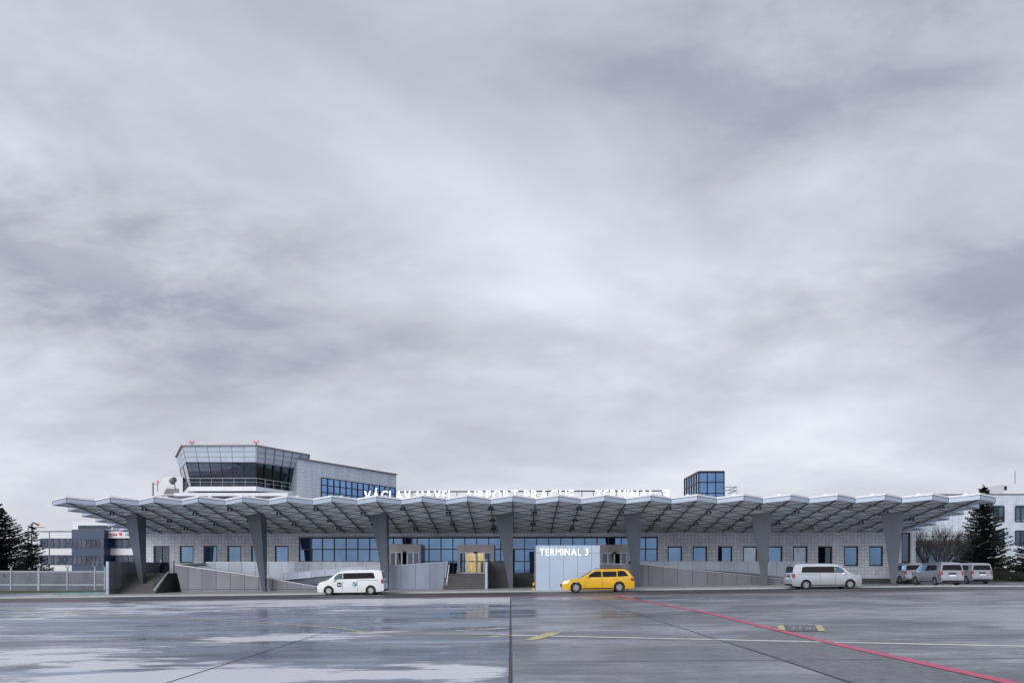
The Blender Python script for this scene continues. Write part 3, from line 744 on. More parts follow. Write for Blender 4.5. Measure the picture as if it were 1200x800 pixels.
# ------------------------------------------------------------------ tower and roof structures
TZ = 92.0
tw = thing('control_tower', 'white control room with dark slanted glass and a tiled wing rising behind the canopy', 'control tower', tuple(CW(260, 665, TZ).xy) + (0,))
def P4(px, py, z): return CW(px, py, z)
T1 = [CW(207, 536, 101), CW(213.9, 522.7, TZ), CW(300, 522.4, TZ), CW(362, 533.5, 99.6)]
T2 = [CW(210.8, 550.2, 101.2), CW(218.2, 541.6, TZ + .5), CW(299.7, 541.6, TZ + .5), CW(358, 550.3, 100.1)]
T3 = [CW(216.5, 571.5, 101.6), CW(224.4, 568.6, TZ + 1.1), CW(299, 569, TZ + 1.1), CW(354, 575, 100.7)]
BK = [CW(330, 533, 112), CW(250, 545, 112)]
def quadgrid(a, b_, c, d_, nx, ny, mb_, w=.05, dep=.05, edge=True):
    """thin bars over the quad a(bl) b(br) c(tr) d(tl), standing out of its face"""
    nrm = (b_ - a).cross(d_ - a).normalized()
    for i in range(nx + 1):
        if not edge and i in (0, nx): continue
        t = i / nx; mb_.bar(a.lerp(b_, t), d_.lerp(c, t), w, dep, nrm)
    for j in range(ny + 1):
        if not edge and j in (0, ny): continue
        t = j / ny; mb_.bar(a.lerp(d_, t), b_.lerp(c, t), w, dep, nrm)
segs = [(0, 1, 2), (1, 2, 6), (2, 3, 6)]
mb = MB(); sm = MB()
zt_ = T1[1].z
bkd = Vector((-(0.6 * sy + cy), 0.6 * cy - sy, 0)).normalized() * 8
backtop = [Vector((T1[3].x + bkd.x, T1[3].y + bkd.y, T1[3].z)), Vector((T1[0].x + 2, T1[0].y + 4, T1[0].z))]
topring = [Vector((p.x, p.y, p.z)) for p in T1] + backtop
midring = [Vector(p) for p in T2] + [Vector((p.x, p.y, T2[3].z)) for p in backtop]
mb.prism(midring, topring)
for a, b_, n_ in segs: quadgrid(T2[a], T2[b_], T1[b_], T1[a], n_, 3, sm, .05, .36 if a == 2 else .04)
part(mb, 'parapet_band', M['cabpanel'], tw); part(sm, 'seam', M['seam'], tw)
mb = MB(); sm = MB(); cap_ = MB()
lowring = [Vector(p) for p in T3] + [Vector((p.x, p.y, T3[1].z)) for p in backtop]
mb.prism([p.copy() for p in lowring], [Vector((p.x, p.y, p.z - .01)) for p in midring])
wn = part(mb, 'window_band', M['cabglass'], tw)
for a, b_, n_ in segs: quadgrid(T3[a], T3[b_], T2[b_], T2[a], n_ if n_ > 2 else 2, 1, sm, .09, .34 if a == 2 else .07)
part(sm, 'frame', M['frame'], wn)
for a, b_ in ((0, 1), (1, 2), (2, 3)): cap_.bar(T1[a] + Vector((0, 0, .06)), T1[b_] + Vector((0, 0, .06)), .4, .14)
part(cap_, 'coping', M['rib'], tw)
# balcony slab and lower storey
S1 = [CW(214, 572.5, 100), CW(221, 569.8, TZ), CW(300, 569.8, TZ - .2), CW(357, 576.5, 100.2)]
mb = MB()
bt = [Vector((p.x, p.y, S1[1].z)) for p in S1] + [Vector((p.x, p.y, S1[1].z)) for p in backtop]
mb.prism([Vector((p.x, p.y, p.z - .5)) for p in bt], bt); part(mb, 'balcony', M['whitepaint'], tw)
mb = MB(); nb = [Vector((p.x * .99 + .2, p.y + .8, 0)) for p in bt]
mb.prism([Vector((p.x, p.y, ROOF)) for p in nb], [Vector((p.x, p.y, S1[1].z - .51)) for p in nb]); part(mb, 'lower_storey', M['bluepaint'], tw)
mb = MB()
ex = [CW(204, 580, TZ - 1), CW(337, 580, TZ - 1), CW(362, 584, 100), CW(204, 584, 100)]
zz = PZ(578.0, TZ); mb.prism([Vector((p.x, p.y, zz - .35)) for p in ex], [Vector((p.x, p.y, zz)) for p in ex]); part(mb, 'lower_roof', M['whitepaint'], tw)
mb = MB()
rp_ = [Vector((p.x, p.y, S1[1].z)) + Vector((0, .15, 0)) for p in S1]
for (a, b_), n_ in zip(((0, 1), (1, 2), (2, 3)), (2, 6, 6)):
    for i in range(n_ + 1):
        p = rp_[a].lerp(rp_[b_], i / n_); mb.tube(p, p + Vector((0, 0, .95)), .025, n=5)
    mb.tube(rp_[a] + Vector((0, 0, .95)), rp_[b_] + Vector((0, 0, .95)), .032, n=5)
    mb.tube(rp_[a] + Vector((0, 0, .5)), rp_[b_] + Vector((0, 0, .5)), .02, n=5)
part(mb, 'railing', M['rail'], tw)
# wing, receding to the right
A = CW(300, 523, TZ); ux = Vector((0.6 * cy - sy, 0.6 * sy + cy, 0))        # direction per unit camera depth
def WG(px, z):
    u = (px - CX) / F; xc = (300 - CX) / F * TZ
    t = (u * TZ - xc) / (0.6 - u); p = A + ux * t; return Vector((p.x, p.y, z)), TZ + t
def WGz(px, py): p, zc = WG(px, 0); return EYE + (HY - py) / F * zc
ztw = WGz(362, 539.2)
nrm = Vector((ux.y, -ux.x, 0)).normalized(); p0 = WG(350, ROOF)[0]; p1 = WG(466, ROOF)[0]
p0 = p0 - nrm * .25; p1 = p1 - nrm * .25
mb = MB(); q0, q1 = p0 - nrm * 14, p1 - nrm * 14
mb.prism([p0, p1, q1, q0], [Vector((p.x, p.y, ztw)) for p in (p0, p1, q1, q0)]); part(mb, 'wing', M['whitetile'], tw)
mb = MB(); mb.bar(Vector((p0.x, p0.y, ztw + .06)), Vector((p1.x, p1.y, ztw + .06)), .5, .14); part(mb, 'wing_coping', M['rib'], tw)
w0, w1 = WG(378, 0)[0], WG(464.3, 0)[0]; zt2 = WGz(378, 559.3); zb2 = zt2 - 3.6
mb = MB(); e = nrm * -.2
mb.quad(Vector((w0.x, w0.y, zb2)) + e, Vector((w1.x, w1.y, zb2)) + e, Vector((w1.x, w1.y, zt2)) + e, Vector((w0.x, w0.y, zt2)) + e)
wv = part(mb, 'wing_window', M['panedeep'], tw)
mb = MB(); quadgrid(Vector((w0.x, w0.y, zb2)) + e * .8, Vector((w1.x, w1.y, zb2)) + e * .8, Vector((w1.x, w1.y, zt2)) + e * .8, Vector((w0.x, w0.y, zt2)) + e * .8, 13, 4, mb, .10, .08)
part(mb, 'frame', M['frame'], wv)
# obstruction lamps on the tower
def obst(px, py, z, label):
    p = CW(px, py, z); o = thing('obstruction_light', label, 'warning light', (p.x, p.y, p.z), group='red lights on the control tower roof')
    mb = MB(); mb.tube((0, 0, 0), (0, 0, .35), .06); mb.bar((-.25, 0, .35), (.25, 0, .35), .07, .07); mb.build('stand', M['frame'], o)
    for dx in (-.22, .22):
        mb = MB(); mb.tube((dx, 0, .38), (dx, 0, .54), .11, .10, n=10); mb.tube((dx, 0, .54), (dx, 0, .62), .10, .04, n=10); mb.build('lamp', M['redlamp'], o, smooth=True)
obst(225, 522.3, TZ + .5, 'twin red warning lamps at the left end of the control room roof')
obst(300.3, 522.0, TZ + .5, 'twin red warning lamps above the corner of the control room roof')
# block left of the cab
pb = [(186, 580), (191.5, 558.8), (214, 558.8), (214, 580)]
rt = thing('plant_room', 'small pale rooftop plant room with sloping left side beside the control room', 'plant room', tuple(CW(200, 665, 98).xy) + (0,))
pts = [PT(px, py, 98) for px, py in pb]; mb = MB(); mb.prism_xz([(p.x, p.z) for p in pts], 98, 102); part(mb, 'body', M['whitepaint'], rt)
pts = [PT(px, py, 97.9) for px, py in [(192, 578), (195, 572.2), (209, 572.2), (209, 578)]]; mb = MB(); mb.prism_xz([(p.x, p.z) for p in pts], 97.9, 97.99); part(mb, 'louvre', M['rib'], rt)
p = CW(205, 569, 96); o = thing('antenna', 'dark dish antenna on a short mast left of the control room', 'antenna', (p.x, p.y, ROOF))
mb = MB(); mb.tube((0, 0, 0), (0, 0, p.z - ROOF + .1), .07); mb.build('mast', M['rib'], o)
mb = MB(); mb.tube((-.35, 0, p.z - ROOF + .5), (.1, -.3, p.z - ROOF + .75), .42, .3, n=10); mb.tube((0, 0, p.z - ROOF), (-.1, -.1, p.z - ROOF + .6), .05); mb.build('dish', M['rib'], o)
p = CW(183.5, 566, 98); o = thing('obstruction_light', 'single red warning lamp on a bent mast left of the plant room', 'warning light', (p.x, p.y, ROOF))
mb = MB(); mb.box(-.55, -.4, 0, .15, 0, p.z - ROOF + .3 - .2); mb.bar((-.45, .07, p.z - ROOF - .1), (.1, .07, p.z - ROOF - .1), .07, .07); mb.tube((.1, .07, p.z - ROOF - 1), (.1, .07, p.z - ROOF), .05); mb.build('mast', M['rib'], o)
mb = MB(); mb.tube((.1, .07, p.z - ROOF), (.1, .07, p.z - ROOF + .35), .16, .1, n=10); mb.build('lamp', M['redlamp'], o)
# glass box on the right
YG = 95
gx0, gx1, gzt = PX(819, YG), PX(848.5, YG), PZ(553.2, YG)
gb = thing('rooftop_glass_room', 'small blue glass cube room on the roof right of the rooftop lettering', 'glass room', (gx0, YG, ROOF))
mb = MB(); mb.box(gx0, gx1, YG, YG + 8, ROOF, gzt - .2); part(mb, 'pane', M['panedeep'], gb)
mb = MB()
quadgrid(Vector((gx0, YG - .03, ROOF)), Vector((gx1, YG - .03, ROOF)), Vector((gx1, YG - .03, gzt)), Vector((gx0, YG - .03, gzt)), 3, 4, mb, .11, .1)
quadgrid(Vector((gx0 - .03, YG + 8, ROOF)), Vector((gx0 - .03, YG, ROOF)), Vector((gx0 - .03, YG, gzt)), Vector((gx0 - .03, YG + 8, gzt)), 6, 4, mb, .11, .1)
mb.box(gx0 - .05, gx1 + .05, YG - .06, YG + 8, gzt - .2, gzt)
part(mb, 'frame', M['frame'], gb)
rt = thing('roof_railing', 'thin pale steel railing on the roof beside the blue glass room', 'railing', (gx1 + 1, YG, ROOF))
x0_, x1_ = PX(849.5, YG), PX(864, YG); zt_r = PZ(571.3, YG); mb = MB()
for x in (x0_, (x0_ + x1_) / 2, x1_): mb.tube((x, YG, ROOF), (x, YG, zt_r), .05)
for z in (zt_r, zt_r - .4): mb.tube((x0_, YG, z), (x1_, YG, z), .05); mb.tube((x1_, YG, z), (x1_, YG + 4, z), .05)
part(mb, 'rail', M['rail'], rt)

# ------------------------------------------------------------------ background buildings
YB = 158
ob = thing('office_building', 'pale office block with dark window bands and a navy stair tower beyond the fence', 'building', (PX(100, YB), YB, 0))
def pbox(name, mat, p0, p1, y0_, y1_, Y, dep, parent):
    mb = MB(); mb.box(PX(p0, Y), PX(p1, Y), Y, Y + dep, PZ(y1_, Y), PZ(y0_, Y)); return part(mb, name, mat, parent)
pbox('wall', M['whitepaint'], 45.5, 176, 621.5, 676, YB, 14, ob)
pbox('roof_edge', M['rib'], 45, 176, 620.7, 621.5, YB - .2, 14, ob)
for (pa, pb_, nn) in ((47.5, 83.5, 5), (123, 176, 8)):
    for (ya, yb_) in ((631.5, 640.8), (651, 660.3)):
        w_ = pbox('window', M['grayglass'], pa, pb_, ya, yb_, YB - .05, .04, ob)
        mb = MB(); quadgrid(PT(pa, yb_, YB - .1), PT(pb_, yb_, YB - .1), PT(pb_, ya, YB - .1), PT(pa, ya, YB - .1), nn, 1, mb, .35, .1); part(mb, 'frame', M['bluepaint'], w_)
st = pbox('stair_tower', M['bluepaint'], 84, 122, 619, 676, YB - 2.5, 10, ob)
for (ya, yb_) in ((631.3, 641), (650.8, 660.5)):
    w_ = pbox('window', M['grayglass'], 84.6, 121.4, ya, yb_, YB - 2.56, .05, ob)
    mb = MB(); quadgrid(PT(84.6, yb_, YB - 2.6), PT(121.4, yb_, YB - 2.6), PT(121.4, ya, YB - 2.6), PT(84.6, ya, YB - 2.6), 7, 1, mb, .22, .1); part(mb, 'frame', M['bluepaint'], w_)
pbox('penthouse', M['whitepaint'], 85, 132, 609.3, 621, YB + 3, 8, ob)
pbox('penthouse_window', M['cabglass'], 91.5, 130, 614.2, 618.7, YB + 2.9, .08, ob)
# sign on its roof edge
bs = thing('office_sign', 'pale roof sign board with red and blue lettering on the office block', 'sign', (PX(140, YB - 1), YB - 1, 0))
pbox('board', M['whitepaint'], 125, 176, 621.5, 629.5, YB - .9, .4, bs)
def strokes(mat, pa, pb_, n_):
    mb = MB(); Y = YB - .97; w_ = (pb_ - pa) / n_
    for i in range(n_):
        x = pa + w_ * i; mb.box(PX(x, Y), PX(x + w_ * .22, Y), Y, Y + .06, PZ(627, Y), PZ(623.6, Y))
        mb.box(PX(x, Y) + .03, PX(x + w_ * .72, Y), Y + .002, Y + .058, PZ((624.5, 625.8, 627)[i % 3], Y), PZ((623.7, 624.9, 626.2)[i % 3], Y))
        if i % 2: mb.box(PX(x + w_ * .55, Y), PX(x + w_ * .75, Y), Y + .001, Y + .059, PZ(627, Y), PZ(624, Y))
    part(mb, 'lettering', mat, bs)
strokes(M['redtext'], 127, 137, 6); strokes(M['bluetext'], 147, 160, 7)
mb = MB(); p = PT(141.2, 625.3, YB - .98); mb.tube(p, p + Vector((0, .06, 0)), .32, n=14); part(mb, 'emblem', M['redtext'], bs)
# right building
YQ = 118
rb = thing('tiled_building', 'pale tiled building with square blue framed windows behind the spruce', 'building', (PX(1180, YQ), YQ, 0))
pbox('wall', M['whitetile'], 1098, 1330, 581.5, 690, YQ, 18, rb)
pbox('coping', M['rib'], 1097.5, 1330, 580.3, 581.5, YQ - .1, 18, rb)
pbox('roof_box', M['whitepaint'], 1176, 1193.5, 569.5, 581, YQ + 3, 4, rb)
pbox('vent', M['frame'], 1177, 1180, 571.5, 576, YQ + 2.9, .08, rb)
mb = MB(); p = PT(1189.5, 569.5, YQ + 5); mb.tube(p, p + Vector((0, 0, 2.3)), .05); part(mb, 'aerial', M['rib'], rb)
for pa in (1127, 1164, 1190, 1216):
    if pa == 1127: continue
    for (ya, yb_) in ((593.5, 610.5), (622, 638)):
        w_ = pbox('window', M['grayglass'], pa, pa + 12.5, ya, yb_, YQ - .05, .04, rb)
        mb = MB(); quadgrid(PT(pa, yb_, YQ - .1), PT(pa + 12.5, yb_, YQ - .1), PT(pa + 12.5, ya, YQ - .1), PT(pa, ya, YQ - .1), 2, 1, mb, .14, .1); part(mb, 'frame', M['bluepaint'], w_)
lk = thing('link_building', 'low dark glazed link building seen through the bare tree', 'building', (PX(1110, 110), 110, 0))
pbox('wall', M['grayglass'], 1075, 1150, 637, 690, 112, 5, lk); pbox('roof', M['rib'], 1074, 1151, 633.5, 637, 111.5, 6, lk); 
mb = MB()
for k in range(9): p = PT(1076 + k * 9, 633.5, 111.6); mb.tube(p, p + Vector((0, 0, .7)), .04)
mb.tube(PT(1076, 628, 111.6), PT(1148, 628, 111.6), .05); part(mb, 'railing', M['rib'], lk)

# ------------------------------------------------------------------ fence
YF = 91
zg = g(-52)
fe = thing('fence', 'pale steel fence with forked post tops left of the terminal', 'fence', (PX(60, YF), YF, zg))
for px in (-21, 13, 45.5, 79, 111.3, 123):
    x = PX(px, YF); mb = MB(); t_ = PZ(665.5, YF)
    w_ = .13 if px == 45.5 else .08
    mb.box(x - w_, x + w_, YF - .08, YF + .08, zg - .1, t_)
    mb.tube((x, YF, t_ - .03), (x - .28, YF, t_ + .42), .05); mb.tube((x, YF, t_ - .03), (x + .28, YF, t_ + .42), .05)
    part(mb, 'post', M['fencesteel'], fe)
mb = MB()
for py in (669.3, 685.3): z = PZ(py, YF); mb.box(PX(-30, YF), PX(124, YF), YF - .04, YF + .04, z - .08, z + .08)
part(mb, 'rail', M['fencesteel'], fe)
mb = MB(); za, zb_ = PZ(685.3, YF), PZ(669.3, YF); x = PX(-30, YF)
while x < PX(124, YF): mb.box(x, x + .02, YF - .01, YF + .01, za, zb_); x += .32
part(mb, 'bars', M['rib'], fe)
mb = MB(); mb.box(PX(-60, 93), PX(150, 93), 93, 93.2, zg - .1, PZ(668.5, 93)); tag(mb.build('boundary_wall', M['fencemesh']), 'streaked grey boundary wall right behind the steel fence', 'wall')
tag(sheet('verge', [80, 90.5], M['grass'], 0.02, x0=-90, x1=PX(123, 80)), kind='structure')
tag(sheet('lawn', [84, 117], M['grass'], 0.02, x0=38, x1=120), kind='structure')

# street lamps (left)
def street_lamp(px, pyt, Y, arm, label):
    x = PX(px, Y); zt = PZ(pyt, Y); o = thing('street_lamp', label, 'street lamp', (x, Y, g(x)))
    h = zt - g(x); mb = MB(); mb.tube((0, 0, 0), (0, 0, h), .11, .07, n=8); mb.build('pole', M['rib'], o)
    mb = MB(); mb.tube((0, 0, h), (arm, 0, h + .1), .05, .04); mb.build('arm', M['rib'], o)
    mb = MB(); s_ = 1 if arm > 0 else -1
    mb.prism([(arm - .1 * s_, -.14, h + .02), (arm + .8 * s_, -.1, h), (arm + .8 * s_, .1, h), (arm - .1 * s_, .14, h + .02)], [(arm - .1 * s_, -.12, h + .16), (arm + .8 * s_, -.06, h + .08), (arm + .8 * s_, .06, h + .08), (arm - .1 * s_, .12, h + .16)])
    mb.build('lamp_head', M['rib'], o)
street_lamp(33, 617, 110, 1.6, 'grey street lamp with a horizontal arm beside the conifers')
street_lamp(57.8, 621.5, 125, 1.9, 'thin street lamp standing before the office block windows')
o = thing('warning_mast', 'slim mast with a dark and red lamp head above the conifers', 'mast', (PX(43, 105), 105, g(-60)))
h = PZ(613, 105) - g(-60); mb = MB(); mb.tube((0, 0, 0), (0, 0, h), .08, .05); mb.build('pole', M['whitepaint'], o)
mb = MB(); mb.bar((-.5, 0, h + .25), (.25, 0, h - .05), .35, .16); mb.build('bracket', M['black'], o)
mb = MB(); mb.tube((.1, -.02, h - .15), (.3, -.02, h + .12), .14); mb.build('lamp', M['redlamp'], o)

# ------------------------------------------------------------------ trees
def conifer(px, pyt, Y, width, label, seed, dens=1.0, droop=.25, zb=None, lean=0, hole=0.0):
    rnd = random.Random(seed); x0 = PX(px, Y); zt = PZ(pyt, Y, px); z0 = g(x0); H = zt - z0
    o = thing('conifer_tree', label, 'tree', (x0, Y, z0))
    mb = MB(); mb.tube((0, 0, 0), (0, 0, H * .97), .26, .03, n=8); mb.build('trunk', M['bark'], o)
    cr = MB(); z = H * .07 if zb is None else zb
    while z < H * .985:
        f = z / H; rad = width * (1 - f) ** .85 + .12
        nb_ = max(4, int((7 + 6 * (1 - f)) * dens)); a0 = rnd.random() * 6.28
        for k in range(nb_):
            if rnd.random() < hole: continue
            a = a0 + 6.283 * k / nb_ + rnd.uniform(-.3, .3); L_ = rad * rnd.uniform(.62, 1.12)
            d = Vector((math.cos(a), math.sin(a), 0)); side = Vector((-d.y, d.x, 0))
            zz_ = z + rnd.uniform(-.15, .15); n_ = max(4, int(L_ / .17))
            prev = Vector((0, 0, zz_))
            for j in range(1, n_ + 1):
                t = j / n_
                c = d * L_ * t + Vector((0, 0, zz_ - droop * L_ * t + .30 * L_ * t * t))
                if j % 3 == 0 or j == n_: cr.tube(prev, c, .02 * (1.3 - t) + .006, n=3); prev = c
                tw_ = (.42 * (1 - t) + .13) * (0.7 + .3 * rnd.random()) * min(1, .35 + L_ / 3)
                for q in range(3):
                    for s_ in (-1, 1):
                        e_ = c + side * s_ * tw_ * rnd.uniform(.5, 1.25) + d * rnd.uniform(.0, .28) + Vector((0, 0, rnd.uniform(-.26, .09)))
                        wd = d * rnd.uniform(.035, .075) + Vector((0, 0, rnd.uniform(.015, .06)))
                        cr.add([c - wd, c + wd, e_], [(0, 1, 2)])
            cr.add([c - side * .05, c + side * .05, c + d * .3 + Vector((0, 0, .08))], [(0, 1, 2)])
        z += rnd.uniform(.20, .34) * (1.0 + .2 * (1 - f))
    for k in range(26):
        a = rnd.random() * 6.28; zz_ = H * (.93 + .07 * rnd.random())
        cr.add([(0, 0, zz_ - .05), (0, 0, zz_ + .07), (math.cos(a) * .22, math.sin(a) * .22, zz_ + .12)], [(0, 1, 2)])
    cr.build('crown', M['needle'], o)
conifer(1153, 568.5, 95, 3.6, 'tall dark spruce right of the canopy end in front of the tiled building', 3, 1.15, .18)
conifer(1212, 622, 92, 3.9, 'dark conifer cut by the right edge of the photo', 5, 1.0)
conifer(-3, 589, 98, 6.4, 'big dark conifer at the left edge behind the fence', 9, 1.15, .15)
conifer(37, 614, 96, 2.6, 'smaller dark conifer in front of the office block behind the fence', 12, .8, .12, hole=.2)

def bare_tree(px, pyt, Y, label, seed, spread=.5):
    rnd = random.Random(seed); x0 = PX(px, Y); z0 = g(x0); H = PZ(pyt, Y, px) - z0
    o = thing('bare_tree', label, 'tree', (x0, Y, z0)); tr = MB(); cr = MB()
    def grow(p, d, L_, r, lv):
        q = p + d * L_
        (tr if lv < 2 else cr).tube(p, q, r, r * .68, n=6 if lv < 2 else 3)
        if lv >= 6: return
        for k in range(3 if lv < 5 else 2):
            ax = Vector((rnd.uniform(-1, 1), rnd.uniform(-1, 1), rnd.uniform(-.2, .3)))
            nd = (d + ax * spread * 1.1 + Vector((0, 0, .06))).normalized()
            grow(p.lerp(q, rnd.uniform(.55, 1)), nd, L_ * rnd.uniform(.68, .92), max(.013, r * .60), lv + 1)
    for k in range(7):
        a = 6.283 * k / 7; d = Vector((math.cos(a) * .62, math.sin(a) * .62, 1)).normalized()
        grow(Vector((math.cos(a) * .1, math.sin(a) * .1, 0)), d, H * .30, .10, 1)
    tr.tube((0, 0, 0), (0, 0, H * .12), .3, .2, n=8)
    tr.build('trunk', M['bark'], o); cr.build('crown', M['bark'], o)
bare_tree(1097, 608, 90, 'leafless bushy tree behind the parked vans left of the spruce', 4)

def shrub(px, pyt, Y, rx, label, seed, group=None):
    rnd = random.Random(seed); x0 = PX(px, Y); z0 = g(x0); H = max(.6, PZ(pyt, Y, px) - z0)
    mb = MB(); lobes = [(rnd.uniform(-rx, rx) * .7, rnd.uniform(-.7, .7), H * rnd.uniform(.35, .7), rnd.uniform(.45, .8)) for _ in range(9)]
    for k in range(3600):
        l = rnd.choice(lobes); v = Vector((rnd.gauss(0, 1), rnd.gauss(0, 1), rnd.gauss(0, 1))).normalized() * rnd.uniform(.55, 1.05) * l[3]
        c = Vector((l[0] + v.x * rx * .8, l[1] + v.y, max(.03, min(H, l[2] * (.2 + .8) + v.z * H * .5))))
        a = Vector((rnd.uniform(-1, 1), rnd.uniform(-1, 1), rnd.uniform(-1, 1))) * .09; b2 = Vector((rnd.uniform(-1, 1), rnd.uniform(-1, 1), rnd.uniform(-1, 1))) * .09
        mb.add([c, c + a, c + b2], [(0, 1, 2)])
    o = mb.build('shrub', M['hedge']); o.location = (x0, Y, z0); return tag(o, label, 'shrub', group)
for k, (px, py, Y, rx, lb) in enumerate([(1150, 664, 87, 2.6, 'dark clipped shrub directly behind the rightmost van'), (1178, 667, 88, 2.6, 'low dark shrub under the spruce right of the vans'),
                                        (1203, 668, 86, 2.4, 'low dark shrub at the right edge on the lawn'), (1118, 664, 88, 2.4, 'dark shrub under the bare tree behind the vans'),
                                        (1085, 663, 89, 2.2, 'dark shrub left of the bare tree trunk')]): shrub(px, py, Y, rx, lb, 30 + k, 'shrubs along the lawn on the right')

# ------------------------------------------------------------------ vehicles
def shell(outline, wf, xcuts, zcuts, name, mats, parent, darkz=.30, arch=()):
    bm = bmesh.new(); vs = [bm.verts.new((x, 0, z)) for x, z in outline]; bm.faces.new(vs)
    for x in xcuts: bmesh.ops.bisect_plane(bm, geom=bm.verts[:] + bm.edges[:] + bm.faces[:], plane_co=(x, 0, 0), plane_no=(1, 0, 0))
    for z in zcuts: bmesh.ops.bisect_plane(bm, geom=bm.verts[:] + bm.edges[:] + bm.faces[:], plane_co=(0, 0, z), plane_no=(0, 0, 1))
    bmesh.ops.triangulate(bm, faces=bm.faces[:])
    bm.verts.ensure_lookup_table(); bm.verts.index_update()
    V = [v.co.copy() for v in bm.verts]; Fc = [tuple(v.index for v in f.verts) for f in bm.faces]
    be = [tuple(v.index for v in e.verts) for e in bm.edges if len(e.link_faces) == 1]
    bm.free(); mb = MB(); n = len(V)
    fr_ = (1, .55, 0, -.55, -1)
    pts = []
    for s_ in fr_:
        for v in V:
            w = wf(v.x, v.z); cr = (1 - s_ * s_) * .025 * (1 if v.z > .5 else 0)
            endc = (1 - s_ * s_) * .07
            dx = -endc if v.x < xcuts[0] else (endc * .6 if v.x > xcuts[-1] else 0)
            pts.append((v.x + (dx if s_ not in (1, -1) else 0), -w * s_, v.z + cr))
    mb.add(pts, [])
    for f in Fc:
        mb.f.append(f); mb.m.append(0); mb.f.append(tuple(i + 4 * n for i in reversed(f))); mb.m.append(0)
    for a, b_ in be:
        mid = (V[a] + V[b_]) / 2; dark = mid.z < darkz or any(abs((mid - Vector((ax, 0, az))).length - ar) < .03 for ax, az, ar in arch)
        for l in range(4):
            mb.f.append((a + l * n, b_ + l * n, b_ + (l + 1) * n, a + (l + 1) * n)); mb.m.append(1 if dark else 0)
    o = mb.build(name, mats, parent, smooth=True, angle=32); return o
def patch(poly, wf, off, name, mat, parent, both=True, zc=(), xc=(), sides=(1, -1)):
    mb = MB()
    bm = bmesh.new(); bm.faces.new([bm.verts.new((x, 0, z)) for x, z in poly])
    for z in zc: bmesh.ops.bisect_plane(bm, geom=bm.verts[:] + bm.edges[:] + bm.faces[:], plane_co=(0, 0, z), plane_no=(0, 0, 1))
    for x in xc: bmesh.ops.bisect_plane(bm, geom=bm.verts[:] + bm.edges[:] + bm.faces[:], plane_co=(x, 0, 0), plane_no=(1, 0, 0))
    bmesh.ops.triangulate(bm, faces=bm.faces[:]); bm.verts.index_update()
    V = [v.co.copy() for v in bm.verts]; Fc = [tuple(v.index for v in f.verts) for f in bm.faces]; bm.free()
    out = []
    for s_ in sides:
        mb = MB(); n = len(V)
        mb.add([(v.x, -s_ * (wf(v.x, v.z) + off), v.z) for v in V] + [(v.x, -s_ * (wf(v.x, v.z) - .02), v.z) for v in V], [])
        for f in Fc: mb.f.append(f if s_ == 1 else f[::-1]); mb.m.append(0)
        o = mb.build(name, mat, parent); out.append(o)
    return out
def across(prof, y0, y1, off, name, mat, parent, ny=4, bulge=0.0, crown=.025):
    """a curved sheet following profile points (x,z) over the width, lifted by off along the profile normal"""
    mb = MB(); n = len(prof); P = []
    nrm = []
    for i in range(n):
        a = Vector(prof[max(0, i - 1)]); b_ = Vector(prof[min(n - 1, i + 1)]); d = (b_ - a).normalized(); nrm.append(Vector((-d.y, d.x)))
    for j in range(ny + 1):
        s_ = -1 + 2 * j / ny
        for i, (x, z) in enumerate(prof):
            hw = (y1[i] if isinstance(y1, (list, tuple)) else y1); hw0 = (y0[i] if isinstance(y0, (list, tuple)) else y0)
            y = hw0 + (hw - hw0) * j / ny
            tt = y / 0.95; q = max(0, 1 - tt * tt)
            P.append((x + nrm[i].x * off + bulge * q, y, z + nrm[i].y * off + crown * q))
    mb.add(P, [(i + j * n, i + 1 + j * n, i + 1 + (j + 1) * n, i + (j + 1) * n) for j in range(ny) for i in range(n - 1)])
    return mb.build(name, mat, parent, smooth=True)
def wheel(x, y, r, w, parent, s_):
    o = bpy.data.objects.new('wheel', None)
    mb = MB(); n = 26; prof = [(r * .62, -w / 2), (r * .93, -w / 2), (r, -w / 2 + .03), (r, w / 2 - .03), (r * .93, w / 2), (r * .62, w / 2)]
    ringv = []
    for i in range(n):
        t = 2 * math.pi * i / n
        for rr, yy in prof: ringv.append((x + rr * math.cos(t), y + yy, r + rr * math.sin(t)))
    k = len(prof); fs = []
    for i in range(n):
        for j in range(k): fs.append((i * k + j, i * k + (j + 1) % k, ((i + 1) % n) * k + (j + 1) % k, ((i + 1) % n) * k + j))
    mb.add(ringv, fs)
    ty = mb.build('wheel', M['tyre'], parent, smooth=True)
    mb = MB(); yo = y + s_ * (w / 2 - .035)
    mb.tube((x, yo - s_ * .03, r), (x, yo, r), r * .60, n=22, mi=1); mb.tube((x, yo, r), (x, yo + s_ * .03, r), r * .16, n=12)
    for i in range(10):
        t = 2 * math.pi * i / 10; c, s2 = math.cos(t), math.sin(t)
        mb.bar((x + c * .04, yo + s_ * .012, r + s2 * .04), (x + c * r * .58, yo + s_ * .012, r + s2 * r * .58), .055, .03, (0, 1, 0))
    n = 22; pr = []
    for i in range(n):
        t = 2 * math.pi * i / n
        for rr, dy in ((r * .55, .02), (r * .64, .02), (r * .64, -.03), (r * .55, -.03)): pr.append((x + rr * math.cos(t), yo + s_ * dy, r + rr * math.sin(t)))
    mb.add(pr, [(i * 4 + j, i * 4 + (j + 1) % 4, ((i + 1) % n) * 4 + (j + 1) % 4, ((i + 1) % n) * 4 + j) for i in range(n) for j in range(4)])
    mb.build('rim', [M['rim'], M['trim']], ty)
def arc(xc, zc, r, zlow):
    a0 = math.asin((zlow - zc) / r); pts = []
    for i in range(15):
        a = a0 + (math.pi - 2 * a0) * i / 14; pts.append((xc + r * math.cos(a), zc + r * math.sin(a)))
    return pts          # from rear side over the top to the front side
